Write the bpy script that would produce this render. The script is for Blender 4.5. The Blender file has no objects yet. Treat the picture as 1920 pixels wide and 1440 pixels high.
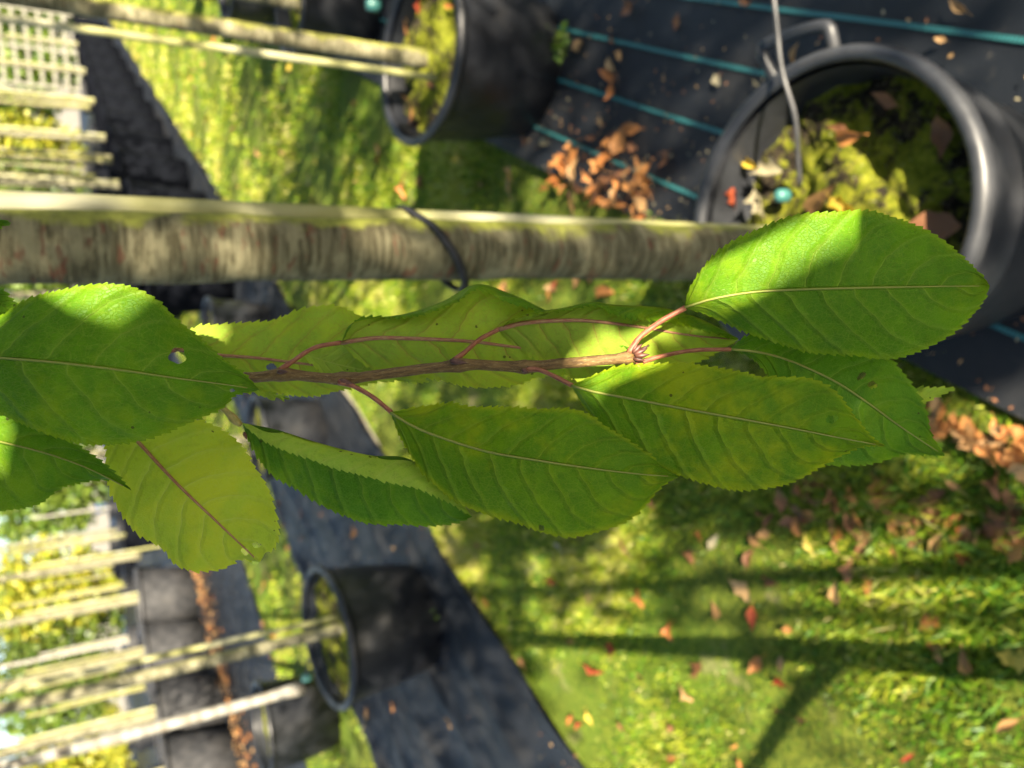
import bpy, math, random
import numpy as np
from mathutils import Matrix, Vector
R = math.radians
rnd = random.Random(7)
nrg = np.random.default_rng(11)
scene = bpy.context.scene
col = scene.collection

# ------------------------------------------------------------------ camera (phone held on its side, looking down a little)
FPX = 1450.0                                   # focal length in pixels of a 1920 x 1440 frame
_n = np.array([2567., -200., FPX]); _n /= np.linalg.norm(_n)
_Z = -_n; _F = np.array([0, 0, 1.]); _Y = _F - (_F @ _Z) * _Z; _Y /= np.linalg.norm(_Y); _X = np.cross(_Y, _Z)
CM = np.array([_X, _Y, _Z]); CC = np.array([0, 0, 1.55])
cam = bpy.data.cameras.new('camera'); camo = bpy.data.objects.new('camera', cam); col.objects.link(camo)
_r, _d, _f = CM[:, 0], CM[:, 1], CM[:, 2]
camo.matrix_world = Matrix(((_r[0], -_d[0], -_f[0], CC[0]), (_r[1], -_d[1], -_f[1], CC[1]), (_r[2], -_d[2], -_f[2], CC[2]), (0, 0, 0, 1)))
cam.sensor_width = 36; cam.lens = 36 * FPX / 1920; cam.clip_start = .01; cam.clip_end = 2000
cam.dof.use_dof = True; cam.dof.focus_distance = .292; cam.dof.aperture_fstop = 9.5; cam.dof.aperture_blades = 0
scene.camera = camo

# ------------------------------------------------------------------ sky, sun, exposure
SUN_EL = R(29); SH_AZ = R(103)                 # shadows fall towards SH_AZ (from +X)
SUN = np.array([-math.cos(SH_AZ) * math.cos(SUN_EL), -math.sin(SH_AZ) * math.cos(SUN_EL), math.sin(SUN_EL)])
world = bpy.data.worlds.new('World'); scene.world = world; world.use_nodes = True
wn = world.node_tree; sky = wn.nodes.new('ShaderNodeTexSky'); sky.sky_type = 'NISHITA'; sky.sun_disc = False
sky.sun_elevation = SUN_EL; sky.sun_rotation = math.atan2(SUN[0], SUN[1])
bg = wn.nodes['Background']; bg.inputs['Strength'].default_value = .052
wn.links.new(sky.outputs[0], bg.inputs['Color'])
sl = bpy.data.lights.new('sun', 'SUN'); sl.energy = 5.0; sl.angle = R(.55); sl.color = (1, .87, .66)
so = bpy.data.objects.new('sun', sl); col.objects.link(so)
so.rotation_euler = Vector(SUN).to_track_quat('Z', 'Y').to_euler()
vs = scene.view_settings; vs.view_transform = 'Standard'; vs.look = 'None'; vs.exposure = 2.3; vs.gamma = 1; vs.use_curve_mapping = False
scene.cycles.max_bounces = 8; scene.cycles.transparent_max_bounces = 8

# ------------------------------------------------------------------ helpers
def ray(px, py): return CM @ np.array([px - 960, py - 720, FPX])
def g(px, py, h=0.):                            # the place on the level z = h that the photograph shows there
    d = ray(px, py); return CC + d * (h - CC[2]) / d[2]
def P(px, py, z): return CC + ray(px, py) / FPX * z
DV = np.array([.5, .8660254]); PV = np.array([.8660254, -.5])   # along the rows / across them
def W(s, t, z=0.): a = s * DV + t * PV; return np.array([a[0], a[1], z])

def tag(o, label=None, cat=None, group=None, kind=None):
    if label: o['label'] = label
    if cat: o['category'] = cat
    if group: o['group'] = group
    if kind: o['kind'] = kind
    return o
def empty(name, loc, rz=0):
    o = bpy.data.objects.new(name, None); col.objects.link(o); o.location = loc; o.rotation_euler = (0, 0, rz)
    o.empty_display_size = .05; return o
def link(name, me, parent=None, loc=None):
    o = bpy.data.objects.new(name, me); col.objects.link(o)
    if parent is not None: o.parent = parent
    if loc is not None: o.location = loc
    return o
def copy_tree(o, parent=None):
    c = o.copy(); col.objects.link(c); c.parent = parent
    for ch in list(o.children):
        copy_tree(ch, c)
    return c

class MB:
    def __init__(s): s.v = []; s.f = []; s.uv = []; s.m = []; s.n = 0
    def add(s, v, f, uv=None, mi=0):
        v = [tuple(map(float, q)) for q in v]
        s.f += [tuple(i + s.n for i in q) for q in f]; s.m += [mi] * len(f)
        s.v += v; s.uv += list(uv) if uv is not None else [(0., 0.)] * len(v); s.n += len(v)
    def tube(s, pts, rad, seg=10, mi=0, cap=True, wob=0, ph=0):
        pts = [np.array(p, float) for p in pts]; n = len(pts)
        rad = [rad] * n if np.isscalar(rad) else rad
        t = [pts[min(i + 1, n - 1)] - pts[max(i - 1, 0)] for i in range(n)]
        t = [q / max(np.linalg.norm(q), 1e-9) for q in t]
        a = np.array([0, 0, 1.]) if abs(t[0][2]) < .9 else np.array([1., 0, 0])
        u = np.cross(t[0], a); u /= np.linalg.norm(u)
        V = []; UV = []; F = []; L = 0
        for i in range(n):
            u = u - (u @ t[i]) * t[i]; u /= np.linalg.norm(u); w = np.cross(t[i], u)
            if i: L += np.linalg.norm(pts[i] - pts[i - 1])
            for k in range(seg):
                an = 2 * math.pi * k / seg
                rr = rad[i] * (1 + wob * math.sin(3 * an + ph + i * 1.3) + wob * .7 * math.sin(5 * an + i * 2.1))
                V.append(pts[i] + (u * math.cos(an) + w * math.sin(an)) * rr); UV.append((L, k / seg))
        for i in range(n - 1):
            for k in range(seg):
                k2 = (k + 1) % seg
                F.append((i * seg + k, i * seg + k2, (i + 1) * seg + k2, (i + 1) * seg + k))
        if cap: F.append(tuple(range(seg))[::-1]); F.append(tuple((n - 1) * seg + k for k in range(seg)))
        s.add(V, F, UV, mi)
    def lathe(s, prof, seg=40, sx=1, sy=1, mi=0, c=(0, 0, 0), wob=0.):
        V = []; F = []; UV = []; n = len(prof)
        for i, (r, z) in enumerate(prof):
            for k in range(seg):
                a = 2 * math.pi * k / seg; q = r * (1 + wob * math.sin(2 * a + .6) + wob * .6 * math.sin(3 * a + 2))
                V.append((c[0] + q * math.cos(a) * sx, c[1] + q * math.sin(a) * sy, c[2] + z)); UV.append((k / seg, z))
        for i in range(n - 1):
            for k in range(seg):
                k2 = (k + 1) % seg; F.append((i * seg + k, i * seg + k2, (i + 1) * seg + k2, (i + 1) * seg + k))
        s.add(V, F, UV, mi)
    def box(s, c, d, rot=None, mi=0, taper=1):
        V = []
        for z in (-1, 1):
            k = 1 if z < 0 else taper
            for x, y in ((-1, -1), (1, -1), (1, 1), (-1, 1)): V.append(np.array([x * d[0] * k / 2, y * d[1] * k / 2, z * d[2] / 2]))
        if rot is not None: V = [np.array(rot) @ q for q in V]
        s.add([q + np.array(c) for q in V], [(3, 2, 1, 0), (4, 5, 6, 7), (0, 1, 5, 4), (1, 2, 6, 5), (2, 3, 7, 6), (3, 0, 4, 7)], None, mi)
    def mesh(s, name, mats, smooth=True):
        me = bpy.data.meshes.new(name); me.from_pydata(s.v, [], s.f)
        mats = mats if isinstance(mats, (list, tuple)) else [mats]
        for m in mats: me.materials.append(m)
        if smooth: me.polygons.foreach_set('use_smooth', [True] * len(s.f))
        if len(mats) > 1: me.polygons.foreach_set('material_index', s.m)
        uvl = me.uv_layers.new(name='UVMap'); li = np.empty(len(me.loops), int); me.loops.foreach_get('vertex_index', li)
        uvl.data.foreach_set('uv', np.array(s.uv, float)[li].ravel()); me.update(); return me
    def build(s, name, mats, parent=None, smooth=True, loc=None): return link(name, s.mesh(name, mats, smooth), parent, loc)

def spline(pts, n):                              # Catmull-Rom through pts, n samples evenly along its length
    p = np.array(pts, float); q = np.vstack([2 * p[0] - p[1], p, 2 * p[-1] - p[-2]]); out = []
    for i in range(len(p) - 1):
        a, b, c, d = q[i:i + 4]
        for t in np.linspace(0, 1, 24, endpoint=False):
            out.append(.5 * ((2 * b) + (-a + c) * t + (2 * a - 5 * b + 4 * c - d) * t * t + (-a + 3 * b - 3 * c + d) * t ** 3))
    out.append(p[-1]); out = np.array(out)
    L = np.r_[0, np.cumsum(np.linalg.norm(np.diff(out, axis=0), axis=1))]; x = np.linspace(0, L[-1], n)
    return np.stack([np.interp(x, L, out[:, k]) for k in range(out.shape[1])], 1)

# ------------------------------------------------------------------ materials
class NT:
    def __init__(s, name):
        s.m = bpy.data.materials.new(name); s.m.use_nodes = True; s.t = s.m.node_tree
        s.b = s.t.nodes['Principled BSDF']; s.out = s.t.nodes['Material Output']
    def N(s, ty, **k):
        n = s.t.nodes.new(ty)
        for a, b in k.items():
            if a.startswith('_'): setattr(n, a[1:], b)
            else: n.inputs[a.replace('__', ' ')].default_value = b
        return n
    def L(s, a, b): s.t.links.new(a, b)
    def math(s, op, a, b=None, c=None):
        n = s.t.nodes.new('ShaderNodeMath'); n.operation = op
        for i, x in enumerate((a, b, c)):
            if x is None: continue
            if isinstance(x, (int, float)): n.inputs[i].default_value = x
            else: s.L(x, n.inputs[i])
        return n.outputs[0]
    def sstep(s, x, lo, hi, a=0., b=1.):
        n = s.N('ShaderNodeMapRange', _interpolation_type='SMOOTHSTEP'); s.L(x, n.inputs[0])
        for i, q in enumerate((lo, hi, a, b)): n.inputs[1 + i].default_value = q
        return n.outputs[0]
    def mix(s, fac, a, b, bl='MIX'):
        n = s.t.nodes.new('ShaderNodeMix'); n.data_type = 'RGBA'; n.blend_type = bl
        for i, x in ((0, fac), (6, a), (7, b)):
            if isinstance(x, (int, float)): n.inputs[i].default_value = x
            elif isinstance(x, tuple): n.inputs[i].default_value = x + (1,) if len(x) == 3 else x
            else: s.L(x, n.inputs[i])
        return n.outputs[2]
    def noise(s, scale, detail=3, rough=.55, vec=None, dist=0):
        n = s.N('ShaderNodeTexNoise', Scale=scale, Detail=detail, Roughness=rough, Distortion=dist)
        if vec is not None: s.L(vec, n.inputs['Vector'])
        return n.outputs['Fac']
    def coord(s, k='Object'): return s.N('ShaderNodeTexCoord').outputs[k]
    def mapped(s, vec, scale):
        n = s.N('ShaderNodeMapping'); n.inputs['Scale'].default_value = scale; s.L(vec, n.inputs[0]); return n.outputs[0]
    def ramp(s, fac, stops):
        n = s.t.nodes.new('ShaderNodeValToRGB'); e = n.color_ramp.elements
        while len(e) < len(stops): e.new(.5)
        for i, (p, c) in enumerate(stops): e[i].position = p; e[i].color = c + (1,)
        s.L(fac, n.inputs[0]); return n.outputs[0]
    def bump(s, h, strength, dist=.001):
        n = s.N('ShaderNodeBump', Strength=strength, Distance=dist); s.L(h, n.inputs['Height']); s.L(n.outputs[0], s.b.inputs['Normal']); return n.outputs[0]
    def base(s, c): s.L(c, s.b.inputs['Base Color'])
    def set(s, **k):
        for a, b in k.items(): s.b.inputs[a.replace('__', ' ')].default_value = b

def leaf_material(name, c1, c2, cy, vein, veinmix, trans, rough=.48, under=False, seed=0., nv=9., tint=(1, 1, 1)):
    M = NT(name); uv = M.N('ShaderNodeUVMap').outputs[0]
    sp = M.N('ShaderNodeSeparateXYZ'); M.L(uv, sp.inputs[0]); u, v = sp.outputs[0], sp.outputs[1]
    ob = M.coord('Object')
    wig = M.math('MULTIPLY', M.math('SUBTRACT', M.noise(5.5, 2, .5, M.mapped(uv, (1, .5, 1))), .5), .045)
    av = M.math('ABSOLUTE', v)
    w = M.math('SUBTRACT', u, M.math('ADD', M.math('MULTIPLY', av, .075), M.math('MULTIPLY', M.math('MULTIPLY', av, av), .095)))
    w = M.math('ADD', w, wig)
    side = M.math('MULTIPLY', M.math('GREATER_THAN', v, 0.), .46 / nv)
    w = M.math('ADD', w, side)
    fr = M.math('FRACT', M.math('ADD', M.math('MULTIPLY', w, nv), 10 + seed))
    d = M.math('MULTIPLY', M.math('MINIMUM', fr, M.math('SUBTRACT', 1., fr)), 2.)     # 0 on a vein, 1 half way
    wide = M.math('MULTIPLY', M.math('SUBTRACT', 1.2, av), .068)
    ve = M.math('SUBTRACT', 1., M.math('DIVIDE', d, wide)); ve = M.math('MAXIMUM', ve, 0.)
    ve = M.math('MULTIPLY', ve, M.sstep(av, .98, .6))
    halo = M.sstep(d, .42, 0.)
    mid = M.sstep(av, .035, .012)
    vo = M.N('ShaderNodeTexVoronoi', Scale=1., _feature='DISTANCE_TO_EDGE'); M.L(M.mapped(uv, (75, 24, 1)), vo.inputs['Vector'])
    ret = M.sstep(vo.outputs['Distance'], .09, .0)
    vo2 = M.N('ShaderNodeTexVoronoi', Scale=1., _feature='DISTANCE_TO_EDGE'); M.L(M.mapped(uv, (30, 8, 1)), vo2.inputs['Vector'])
    ret2 = M.sstep(vo2.outputs['Distance'], .05, .0)
    n1 = M.noise(34, 5, .62, ob); n2 = M.noise(95, 4, .6, ob); n3 = M.noise(13, 2, .5, ob)
    c = M.mix(M.sstep(n1, .40, .60), c1, c2); c = M.mix(M.math('MULTIPLY', M.sstep(M.noise(260, 3, .7, ob), .5, .7), .35), c, tuple(x * .55 for x in c1))
    c = M.mix(M.math('MULTIPLY', M.sstep(M.math('ADD', M.math('MULTIPLY', n3, .55), M.math('MULTIPLY', n2, .45)), .46, .62), .75), c, cy)
    edge = M.math('MULTIPLY', M.sstep(av, .9, 1.), .6); c = M.mix(edge, c, cy)
    c = M.mix(M.math('MULTIPLY', ret, .20), c, vein); c = M.mix(M.math('MULTIPLY', ret2, .20), c, vein)
    c = M.mix(M.math('MULTIPLY', halo, .16), c, vein)
    c = M.mix(M.math('MULTIPLY', ve, veinmix), c, vein); c = M.mix(M.math('MULTIPLY', mid, veinmix), c, vein)
    vs_ = M.N('ShaderNodeTexVoronoi', Scale=150.); M.L(ob, vs_.inputs['Vector'])
    spn = M.noise(20, 2, .5, ob)
    spot = M.math('MULTIPLY', M.math('LESS_THAN', vs_.outputs['Distance'], .1), M.math('GREATER_THAN', spn, .56))
    c = M.mix(M.math('MULTIPLY', spot, .75), c, (.03, .022, .008))
    M.base(c)
    sgn = 1. if under else -1.
    h = M.math('ADD', M.math('MULTIPLY', halo, sgn * .95), M.math('MULTIPLY', ve, sgn * .35))
    h = M.math('ADD', h, M.math('MULTIPLY', ret, sgn * .16)); h = M.math('ADD', h, M.math('MULTIPLY', ret2, sgn * .08)); h = M.math('ADD', h, M.math('MULTIPLY', n2, .35))
    h = M.math('ADD', h, M.math('MULTIPLY', mid, sgn * 1.2))
    nb = M.bump(h, .8 if not under else .55, .0010)
    M.L(M.sstep(n2, .3, .7, rough - .06, rough + .1), M.b.inputs['Roughness'])
    M.set(Specular__IOR__Level=.17 if not under else .12)
    tr = M.N('ShaderNodeBsdfTranslucent'); M.L(nb, tr.inputs['Normal'])
    tc = M.mix(1., c, (1.35, 1.25, .45), 'MULTIPLY'); M.L(tc, tr.inputs['Color'])
    mx = M.N('ShaderNodeMixShader'); mx.inputs[0].default_value = trans
    M.L(M.b.outputs[0], mx.inputs[1]); M.L(tr.outputs[0], mx.inputs[2]); M.L(mx.outputs[0], M.out.inputs[0])
    return M.m

LT = leaf_material('leaf_upper_side', (.070, .185, .003), (.105, .245, .004), (.19, .30, .004), (.25, .37, .05), .55, .38)
LT2 = leaf_material('leaf_upper_side_ripening', (.085, .20, .003), (.135, .265, .003), (.29, .345, .004), (.27, .37, .035), .5, .40, seed=.37, nv=10.)
LD = leaf_material('leaf_upper_side_deep', (.060, .175, .005), (.09, .225, .006), (.15, .27, .005), (.20, .33, .045), .55, .38, seed=.71)
LU = leaf_material('leaf_under_side', (.26, .40, .05), (.31, .44, .05), (.37, .47, .035), (.42, .48, .11), .6, .38, .55, True, seed=.2)
LUR = leaf_material('leaf_under_side_pink_veined', (.24, .39, .04), (.285, .425, .045), (.34, .455, .03), (.32, .20, .06), .6, .38, .55, True, seed=.5, nv=9.)
LY = leaf_material('leaf_under_side_yellowing', (.33, .46, .035), (.37, .49, .035), (.45, .51, .03), (.42, .50, .11), .6, .38, .55, True, seed=.9, nv=8.)

def simple(name, c1, c2, scale=8, rough=.6, spec=.4, bump=.3, bdist=.002, stretch=(1, 1, 1), coord='Object', c3=None, s3=2.):
    M = NT(name); q = M.mapped(M.coord(coord), stretch); n = M.noise(scale, 5, .6, q)
    c = M.mix(M.sstep(n, .35, .65), c1, c2)
    if c3: c = M.mix(M.sstep(M.noise(s3, 3, .55, q), .48, .62), c, c3)
    M.base(c)
    M.set(Roughness=rough, Specular__IOR__Level=spec)
    if bump: M.bump(n, bump, bdist)
    return M.m

def bark_twig():
    M = NT('twig_bark'); uv = M.N('ShaderNodeUVMap').outputs[0]
    n = M.noise(1., 5, .65, M.mapped(uv, (160, 14, 1))); n2 = M.noise(1., 4, .6, M.mapped(uv, (420, 60, 1)))
    c = M.mix(M.sstep(n, .35, .65), (.075, .040, .012), (.18, .108, .035)); c = M.mix(M.math('MULTIPLY', M.sstep(n2, .58, .68), .7), c, (.45, .36, .18))
    M.base(c); M.set(Roughness=.6, Specular__IOR__Level=.3); M.bump(M.math('ADD', n, n2), .6, .0006); return M.m
def petiole_mat(name, a, b):
    M = NT(name); uv = M.N('ShaderNodeUVMap').outputs[0]
    n = M.noise(1., 4, .6, M.mapped(uv, (300, 8, 1))); M.base(M.mix(M.sstep(n, .38, .62), a, b)); M.set(Roughness=.5, Specular__IOR__Level=.35); M.bump(n, .35, .0004); return M.m
TWIG = bark_twig()
PET = petiole_mat('petiole_red', (.17, .045, .026), (.27, .11, .055))
PETG = petiole_mat('petiole_green', (.22, .20, .05), (.33, .25, .09))
RIB = petiole_mat('midrib_tan', (.17, .23, .025), (.22, .20, .045))
RIBR = petiole_mat('midrib_pink', (.24, .085, .05), (.30, .18, .08))
BUD = simple('bud_scale', (.05, .018, .012), (.11, .045, .03), 300, .45, .4, .3, .0005)

def trunk_bark(name, pale, dark, red, moss, mossamt):
    M = NT(name); ob = M.coord('Object'); q = M.mapped(ob, (16, 16, 210)); n = M.noise(1., 5, .62, q, .4); n2 = M.noise(1., 3, .6, M.mapped(ob, (45, 45, 420)))
    nb = M.noise(7, 3, .55, ob); nr = M.noise(1., 3, .6, M.mapped(ob, (26, 26, 80)))
    c = M.mix(M.sstep(n, .38, .62), dark, pale); c = M.mix(M.sstep(n2, .60, .72), c, tuple(min(1, x * 1.4) for x in pale)); c = M.mix(M.math('MULTIPLY', M.sstep(M.noise(1., 4, .6, M.mapped(ob, (22, 22, 34))), .5, .66), .65), c, tuple(min(1, x * 1.55) for x in pale)); c = M.mix(M.math('MULTIPLY', M.sstep(nb, .5, .66), .7), c, tuple(x * .55 for x in dark)); c = M.mix(M.math('MULTIPLY', M.sstep(nr, .57, .66), .6), c, red)
    geo = M.N('ShaderNodeNewGeometry'); dt = M.N('ShaderNodeVectorMath', _operation='DOT_PRODUCT'); dt.inputs[1].default_value = (.93, -.1, .2); M.L(geo.outputs['Normal'], dt.inputs[0])
    mm = M.math('ADD', M.math('ADD', dt.outputs['Value'], mossamt), M.math('MULTIPLY', M.math('SUBTRACT', M.noise(16, 5, .65, ob), .5), 2.2))
    mk = M.sstep(mm, .42, .85)
    mossc = M.mix(M.sstep(M.noise(60, 3, .6, ob), .35, .65), moss, tuple(x * 1.6 for x in moss))
    M.base(M.mix(mk, c, mossc)); M.set(Roughness=.78, Specular__IOR__Level=.25); M.bump(M.math('ADD', n, M.math('MULTIPLY', n2, .6)), .35, .002); return M.m
BARK_A = trunk_bark('cherry_bark', (.135, .125, .075), (.05, .044, .022), (.10, .028, .016), (.13, .14, .025), -.05)
BARK_B = trunk_bark('mossy_bark', (.19, .175, .11), (.07, .065, .033), (.10, .07, .035), (.15, .15, .035), .3)
BARK_P = trunk_bark('pale_bark', (.20, .19, .13), (.085, .08, .042), (.12, .10, .05), (.16, .155, .075), -.1)
BIRCH = simple('birch_bark', (.27, .265, .235), (.18, .17, .145), 6, .6, .3, .3, .003, (1, 1, 3), c3=(.16, .14, .11), s3=5.)
STAKE = simple('mossy_stake_wood', (.21, .21, .075), (.29, .285, .13), 22, .8, .2, .4, .003, (1, 1, .25), c3=(.33, .325, .23), s3=9.)
STAKEP = simple('pale_stake_wood', (.16, .15, .08), (.23, .215, .13), 22, .8, .2, .3, .003, (1, 1, .25), c3=(.24, .23, .09), s3=6.)
def pot_mat(name, a, b, rough=.42):
    M = NT(name); ob = M.coord(); n = M.noise(9, 5, .6, ob); n2 = M.noise(120, 3, .6, ob); dn = M.noise(3.2, 4, .65, ob)
    c = M.mix(M.sstep(n, .35, .7), a, b); c = M.mix(M.math('MULTIPLY', M.sstep(dn, .5, .75), .4), c, (.05, .047, .043))
    M.base(c); M.L(M.sstep(n, .3, .7, rough - .06, rough + .12), M.b.inputs['Roughness']); M.set(Specular__IOR__Level=.5); M.bump(n2, .15, .001); return M.m
POT = pot_mat('black_pot_plastic', (.006, .007, .010), (.010, .0115, .015))
POTA = pot_mat('scuffed_dark_grey_pot_plastic', (.016, .0175, .022), (.034, .036, .041), .4)
POTK = simple('clean_shade_black_pot_plastic', (.0025, .003, .005), (.005, .006, .009), 6, .8, .04, 0)  # shade on the far pots is put into this darker base colour
POTG = pot_mat('weathered_grey_pot_plastic', (.022, .023, .026), (.04, .04, .043), .55)
POTB = pot_mat('blue_pot_plastic', (.05, .09, .20), (.08, .12, .25))
POTL = pot_mat('lime_pot_plastic', (.25, .38, .05), (.32, .44, .08))
def soil_mat():
    M = NT('moss_on_potting_soil'); ob = M.coord(); n = M.noise(9, 5, .65, ob); n2 = M.noise(70, 4, .6, ob); n3 = M.noise(160, 2, .6, ob)
    moss = M.mix(M.sstep(n2, .35, .65), (.14, .17, .010), (.29, .30, .025)); dirt = M.mix(M.sstep(n2, .4, .65), (.018, .014, .01), (.06, .045, .03))
    c = M.mix(M.sstep(M.math('ADD', M.math('MULTIPLY', n, .62), M.math('MULTIPLY', M.noise(42, 4, .7, ob), .38)), .44, .53), dirt, moss); c = M.mix(M.math('MULTIPLY', M.sstep(n3, .66, .72), .7), c, (.45, .42, .28))
    M.base(c); M.set(Roughness=.9, Specular__IOR__Level=.15); M.bump(M.math('ADD', n2, M.math('ADD', n3, M.noise(330, 2, .7, ob))), 1., .010); return M.m
SOIL = soil_mat()
def fabric_mat():
    M = NT('woven_weed_fabric'); ob = M.coord(); r = M.N('ShaderNodeMapping'); r.inputs['Rotation'].default_value = (0, 0, -R(60)); M.L(ob, r.inputs[0])
    w1 = M.N('ShaderNodeTexWave', Scale=160., _bands_direction='X'); M.L(r.outputs[0], w1.inputs[0]); w2 = M.N('ShaderNodeTexWave', Scale=160., _bands_direction='Y'); M.L(r.outputs[0], w2.inputs[0])
    wv = M.math('MAXIMUM', w1.outputs['Fac'], w2.outputs['Fac'])
    n = M.noise(2.2, 6, .62, ob); n2 = M.noise(28, 4, .65, ob)
    c = M.mix(wv, (.004, .0055, .0085), (.009, .0115, .016)); c = M.mix(M.math('MULTIPLY', M.sstep(n, .46, .7), .5), c, (.028, .027, .026)); c = M.mix(M.math('MULTIPLY', M.sstep(n2, .6, .72), .35), c, (.07, .064, .055))
    M.base(c); M.L(M.sstep(n, .3, .7, .42, .62), M.b.inputs['Roughness']); M.set(Specular__IOR__Level=.32); M.bump(M.math('ADD', wv, M.math('MULTIPLY', n2, .8)), .5, .0012); return M.m
FAB = fabric_mat()
def teal_mat():
    M = NT('teal_marker_thread'); uv = M.N('ShaderNodeUVMap').outputs[0]; w = M.N('ShaderNodeTexWave', Scale=38., _bands_direction='X'); M.L(uv, w.inputs[0])
    M.base(M.mix(M.sstep(w.outputs['Fac'], .3, .7), (.012, .06, .065), (.03, .17, .175))); M.set(Roughness=.5); M.bump(w.outputs['Fac'], .5, .001); return M.m
TEAL = teal_mat()
TEALP = simple('teal_plastic', (.03, .12, .11), (.05, .16, .145), 20, .35, .5, 0)
STRAP = simple('black_rubber_strap', (.012, .013, .016), (.025, .026, .03), 60, .6, .3, .2)
WIRE = simple('grey_drip_tube', (.05, .05, .053), (.08, .08, .083), 50, .45, .5, .1)
WHITE = simple('white_painted_slat', (.19, .185, .145), (.25, .24, .19), 5, .6, .3, .1)
def lawn_mat():
    M = NT('lawn_soil_and_moss'); ob = M.coord(); n = M.noise(5, 5, .62, ob); n2 = M.noise(60, 4, .65, ob); n3 = M.noise(1.3, 3, .5, ob)
    c = M.mix(M.sstep(n2, .35, .65), (.04, .065, .008), (.13, .15, .018)); c = M.mix(M.math('MULTIPLY', M.sstep(n, .58, .7), .8), c, (.22, .18, .10)); c = M.mix(M.math('MULTIPLY', M.sstep(n3, .45, .65), .5), c, (.10, .17, .015))
    M.base(c); M.set(Roughness=.9, Specular__IOR__Level=.15); M.bump(M.math('ADD', n2, n), .9, .012); return M.m
LAWN = lawn_mat()
def grass_mat():
    M = NT('grass_blade'); uv = M.N('ShaderNodeUVMap').outputs[0]; sp = M.N('ShaderNodeSeparateXYZ'); M.L(uv, sp.inputs[0])
    c = M.ramp(sp.outputs[0], [(0, (.045, .13, .006)), (.3, (.12, .23, .010)), (.5, (.26, .34, .016)), (.8, (.42, .42, .04)), (1, (.5, .44, .17))])
    M.base(c); M.set(Roughness=.45, Specular__IOR__Level=.35)
    tr = M.N('ShaderNodeBsdfTranslucent'); M.L(c, tr.inputs[0]); mx = M.N('ShaderNodeMixShader'); mx.inputs[0].default_value = .3
    M.L(M.b.outputs[0], mx.inputs[1]); M.L(tr.outputs[0], mx.inputs[2]); M.L(mx.outputs[0], M.out.inputs[0]); return M.m
GRASS = grass_mat()
def dry_mat(name, a, b):
    M = NT(name); oi = M.N('ShaderNodeObjectInfo'); ob = M.coord(); n = M.noise(55, 4, .6, ob)
    c = M.mix(oi.outputs['Random'], a, b); c = M.mix(M.math('MULTIPLY', M.sstep(n, .45, .7), .6), c, tuple(x * .5 for x in a))
    M.base(c); M.set(Roughness=.5, Specular__IOR__Level=.35); M.bump(n, .5, .002)
    tr = M.N('ShaderNodeBsdfTranslucent'); M.L(c, tr.inputs[0]); mx = M.N('ShaderNodeMixShader'); mx.inputs[0].default_value = .25
    M.L(M.b.outputs[0], mx.inputs[1]); M.L(tr.outputs[0], mx.inputs[2]); M.L(mx.outputs[0], M.out.inputs[0]); return M.m
DRY = {'orange': dry_mat('dry_leaf_orange', (.42, .15, .04), (.55, .27, .09)), 'tan': dry_mat('dry_leaf_tan', (.36, .20, .08), (.46, .30, .14)),
       'brown': dry_mat('dry_leaf_brown', (.17, .075, .035), (.33, .15, .07)), 'yellow': dry_mat('dry_leaf_yellow', (.60, .42, .04), (.68, .55, .12)),
       'red': dry_mat('dry_leaf_red', (.27, .045, .02), (.38, .08, .03)), 'pale': dry_mat('dry_leaf_pale', (.27, .24, .15), (.35, .31, .20))}
def crown_mat(name, a, b):
    M = NT(name); uv = M.N('ShaderNodeUVMap').outputs[0]; sp = M.N('ShaderNodeSeparateXYZ'); M.L(uv, sp.inputs[0])
    c = M.mix(sp.outputs[0], a, b); M.base(c); M.set(Roughness=.45)
    tr = M.N('ShaderNodeBsdfTranslucent'); M.L(c, tr.inputs[0]); mx = M.N('ShaderNodeMixShader'); mx.inputs[0].default_value = .3
    M.L(M.b.outputs[0], mx.inputs[1]); M.L(tr.outputs[0], mx.inputs[2]); M.L(mx.outputs[0], M.out.inputs[0]); return M.m
CROWN = crown_mat('tree_leaf_green', (.06, .13, .015), (.16, .22, .025))
CROWNY = crown_mat('tree_leaf_yellowing', (.16, .22, .02), (.45, .40, .03))
CROWND = crown_mat('hedge_leaf_dark', (.04, .085, .012), (.12, .16, .02))

# ------------------------------------------------------------------ ground: soil sheet, two lawns, weed fabric with teal marker lines
def fz(x, y, amp=.005): return amp * (math.sin(3.1 * x + 1.7 * y) + math.sin(5.3 * y - 2.2 * x + 1) + .6 * math.sin(9.1 * x + 7.7 * y))
def strip(name, s0, s1, t0, t1, ds, dt, z, mat, zfn):
    ns = max(2, int((s1 - s0) / ds)); nt = max(2, int((t1 - t0) / dt)); v = []; f = []
    for i in range(ns + 1):
        for j in range(nt + 1):
            q = W(s0 + (s1 - s0) * i / ns, t0 + (t1 - t0) * j / nt); v.append((q[0], q[1], z + zfn(q[0], q[1], j / nt)))
    for i in range(ns):
        for j in range(nt): a = i * (nt + 1) + j; f.append((a, a + nt + 1, a + nt + 2, a + 1))
    b = MB(); b.add(v, f); return tag(b.build(name, mat), kind='structure')
gb = MB(); gb.add([(-600, -300, -.05), (600, -300, -.05), (600, 900, -.05), (-600, 900, -.05)], [(0, 1, 2, 3)])
tag(gb.build('ground', simple('bare_grey_ground', (.22, .20, .16), (.30, .28, .23), 1.5, .9, .2, .3, .01), smooth=False), kind='structure')
TL, TR = -2.43, -.517
strip('lawn', -3, 60, TL - .05, TR + .05, .12, .12, -.004, LAWN, lambda x, y, j: .012 * math.sin(2.3 * x + 1.1 * y) + .008 * math.sin(6 * y - 4 * x))
strip('lawn', -3, 40, -6.3, -4.4, .25, .2, -.004, LAWN, lambda x, y, j: .012 * math.sin(2.3 * x + 1.1 * y))
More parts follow.
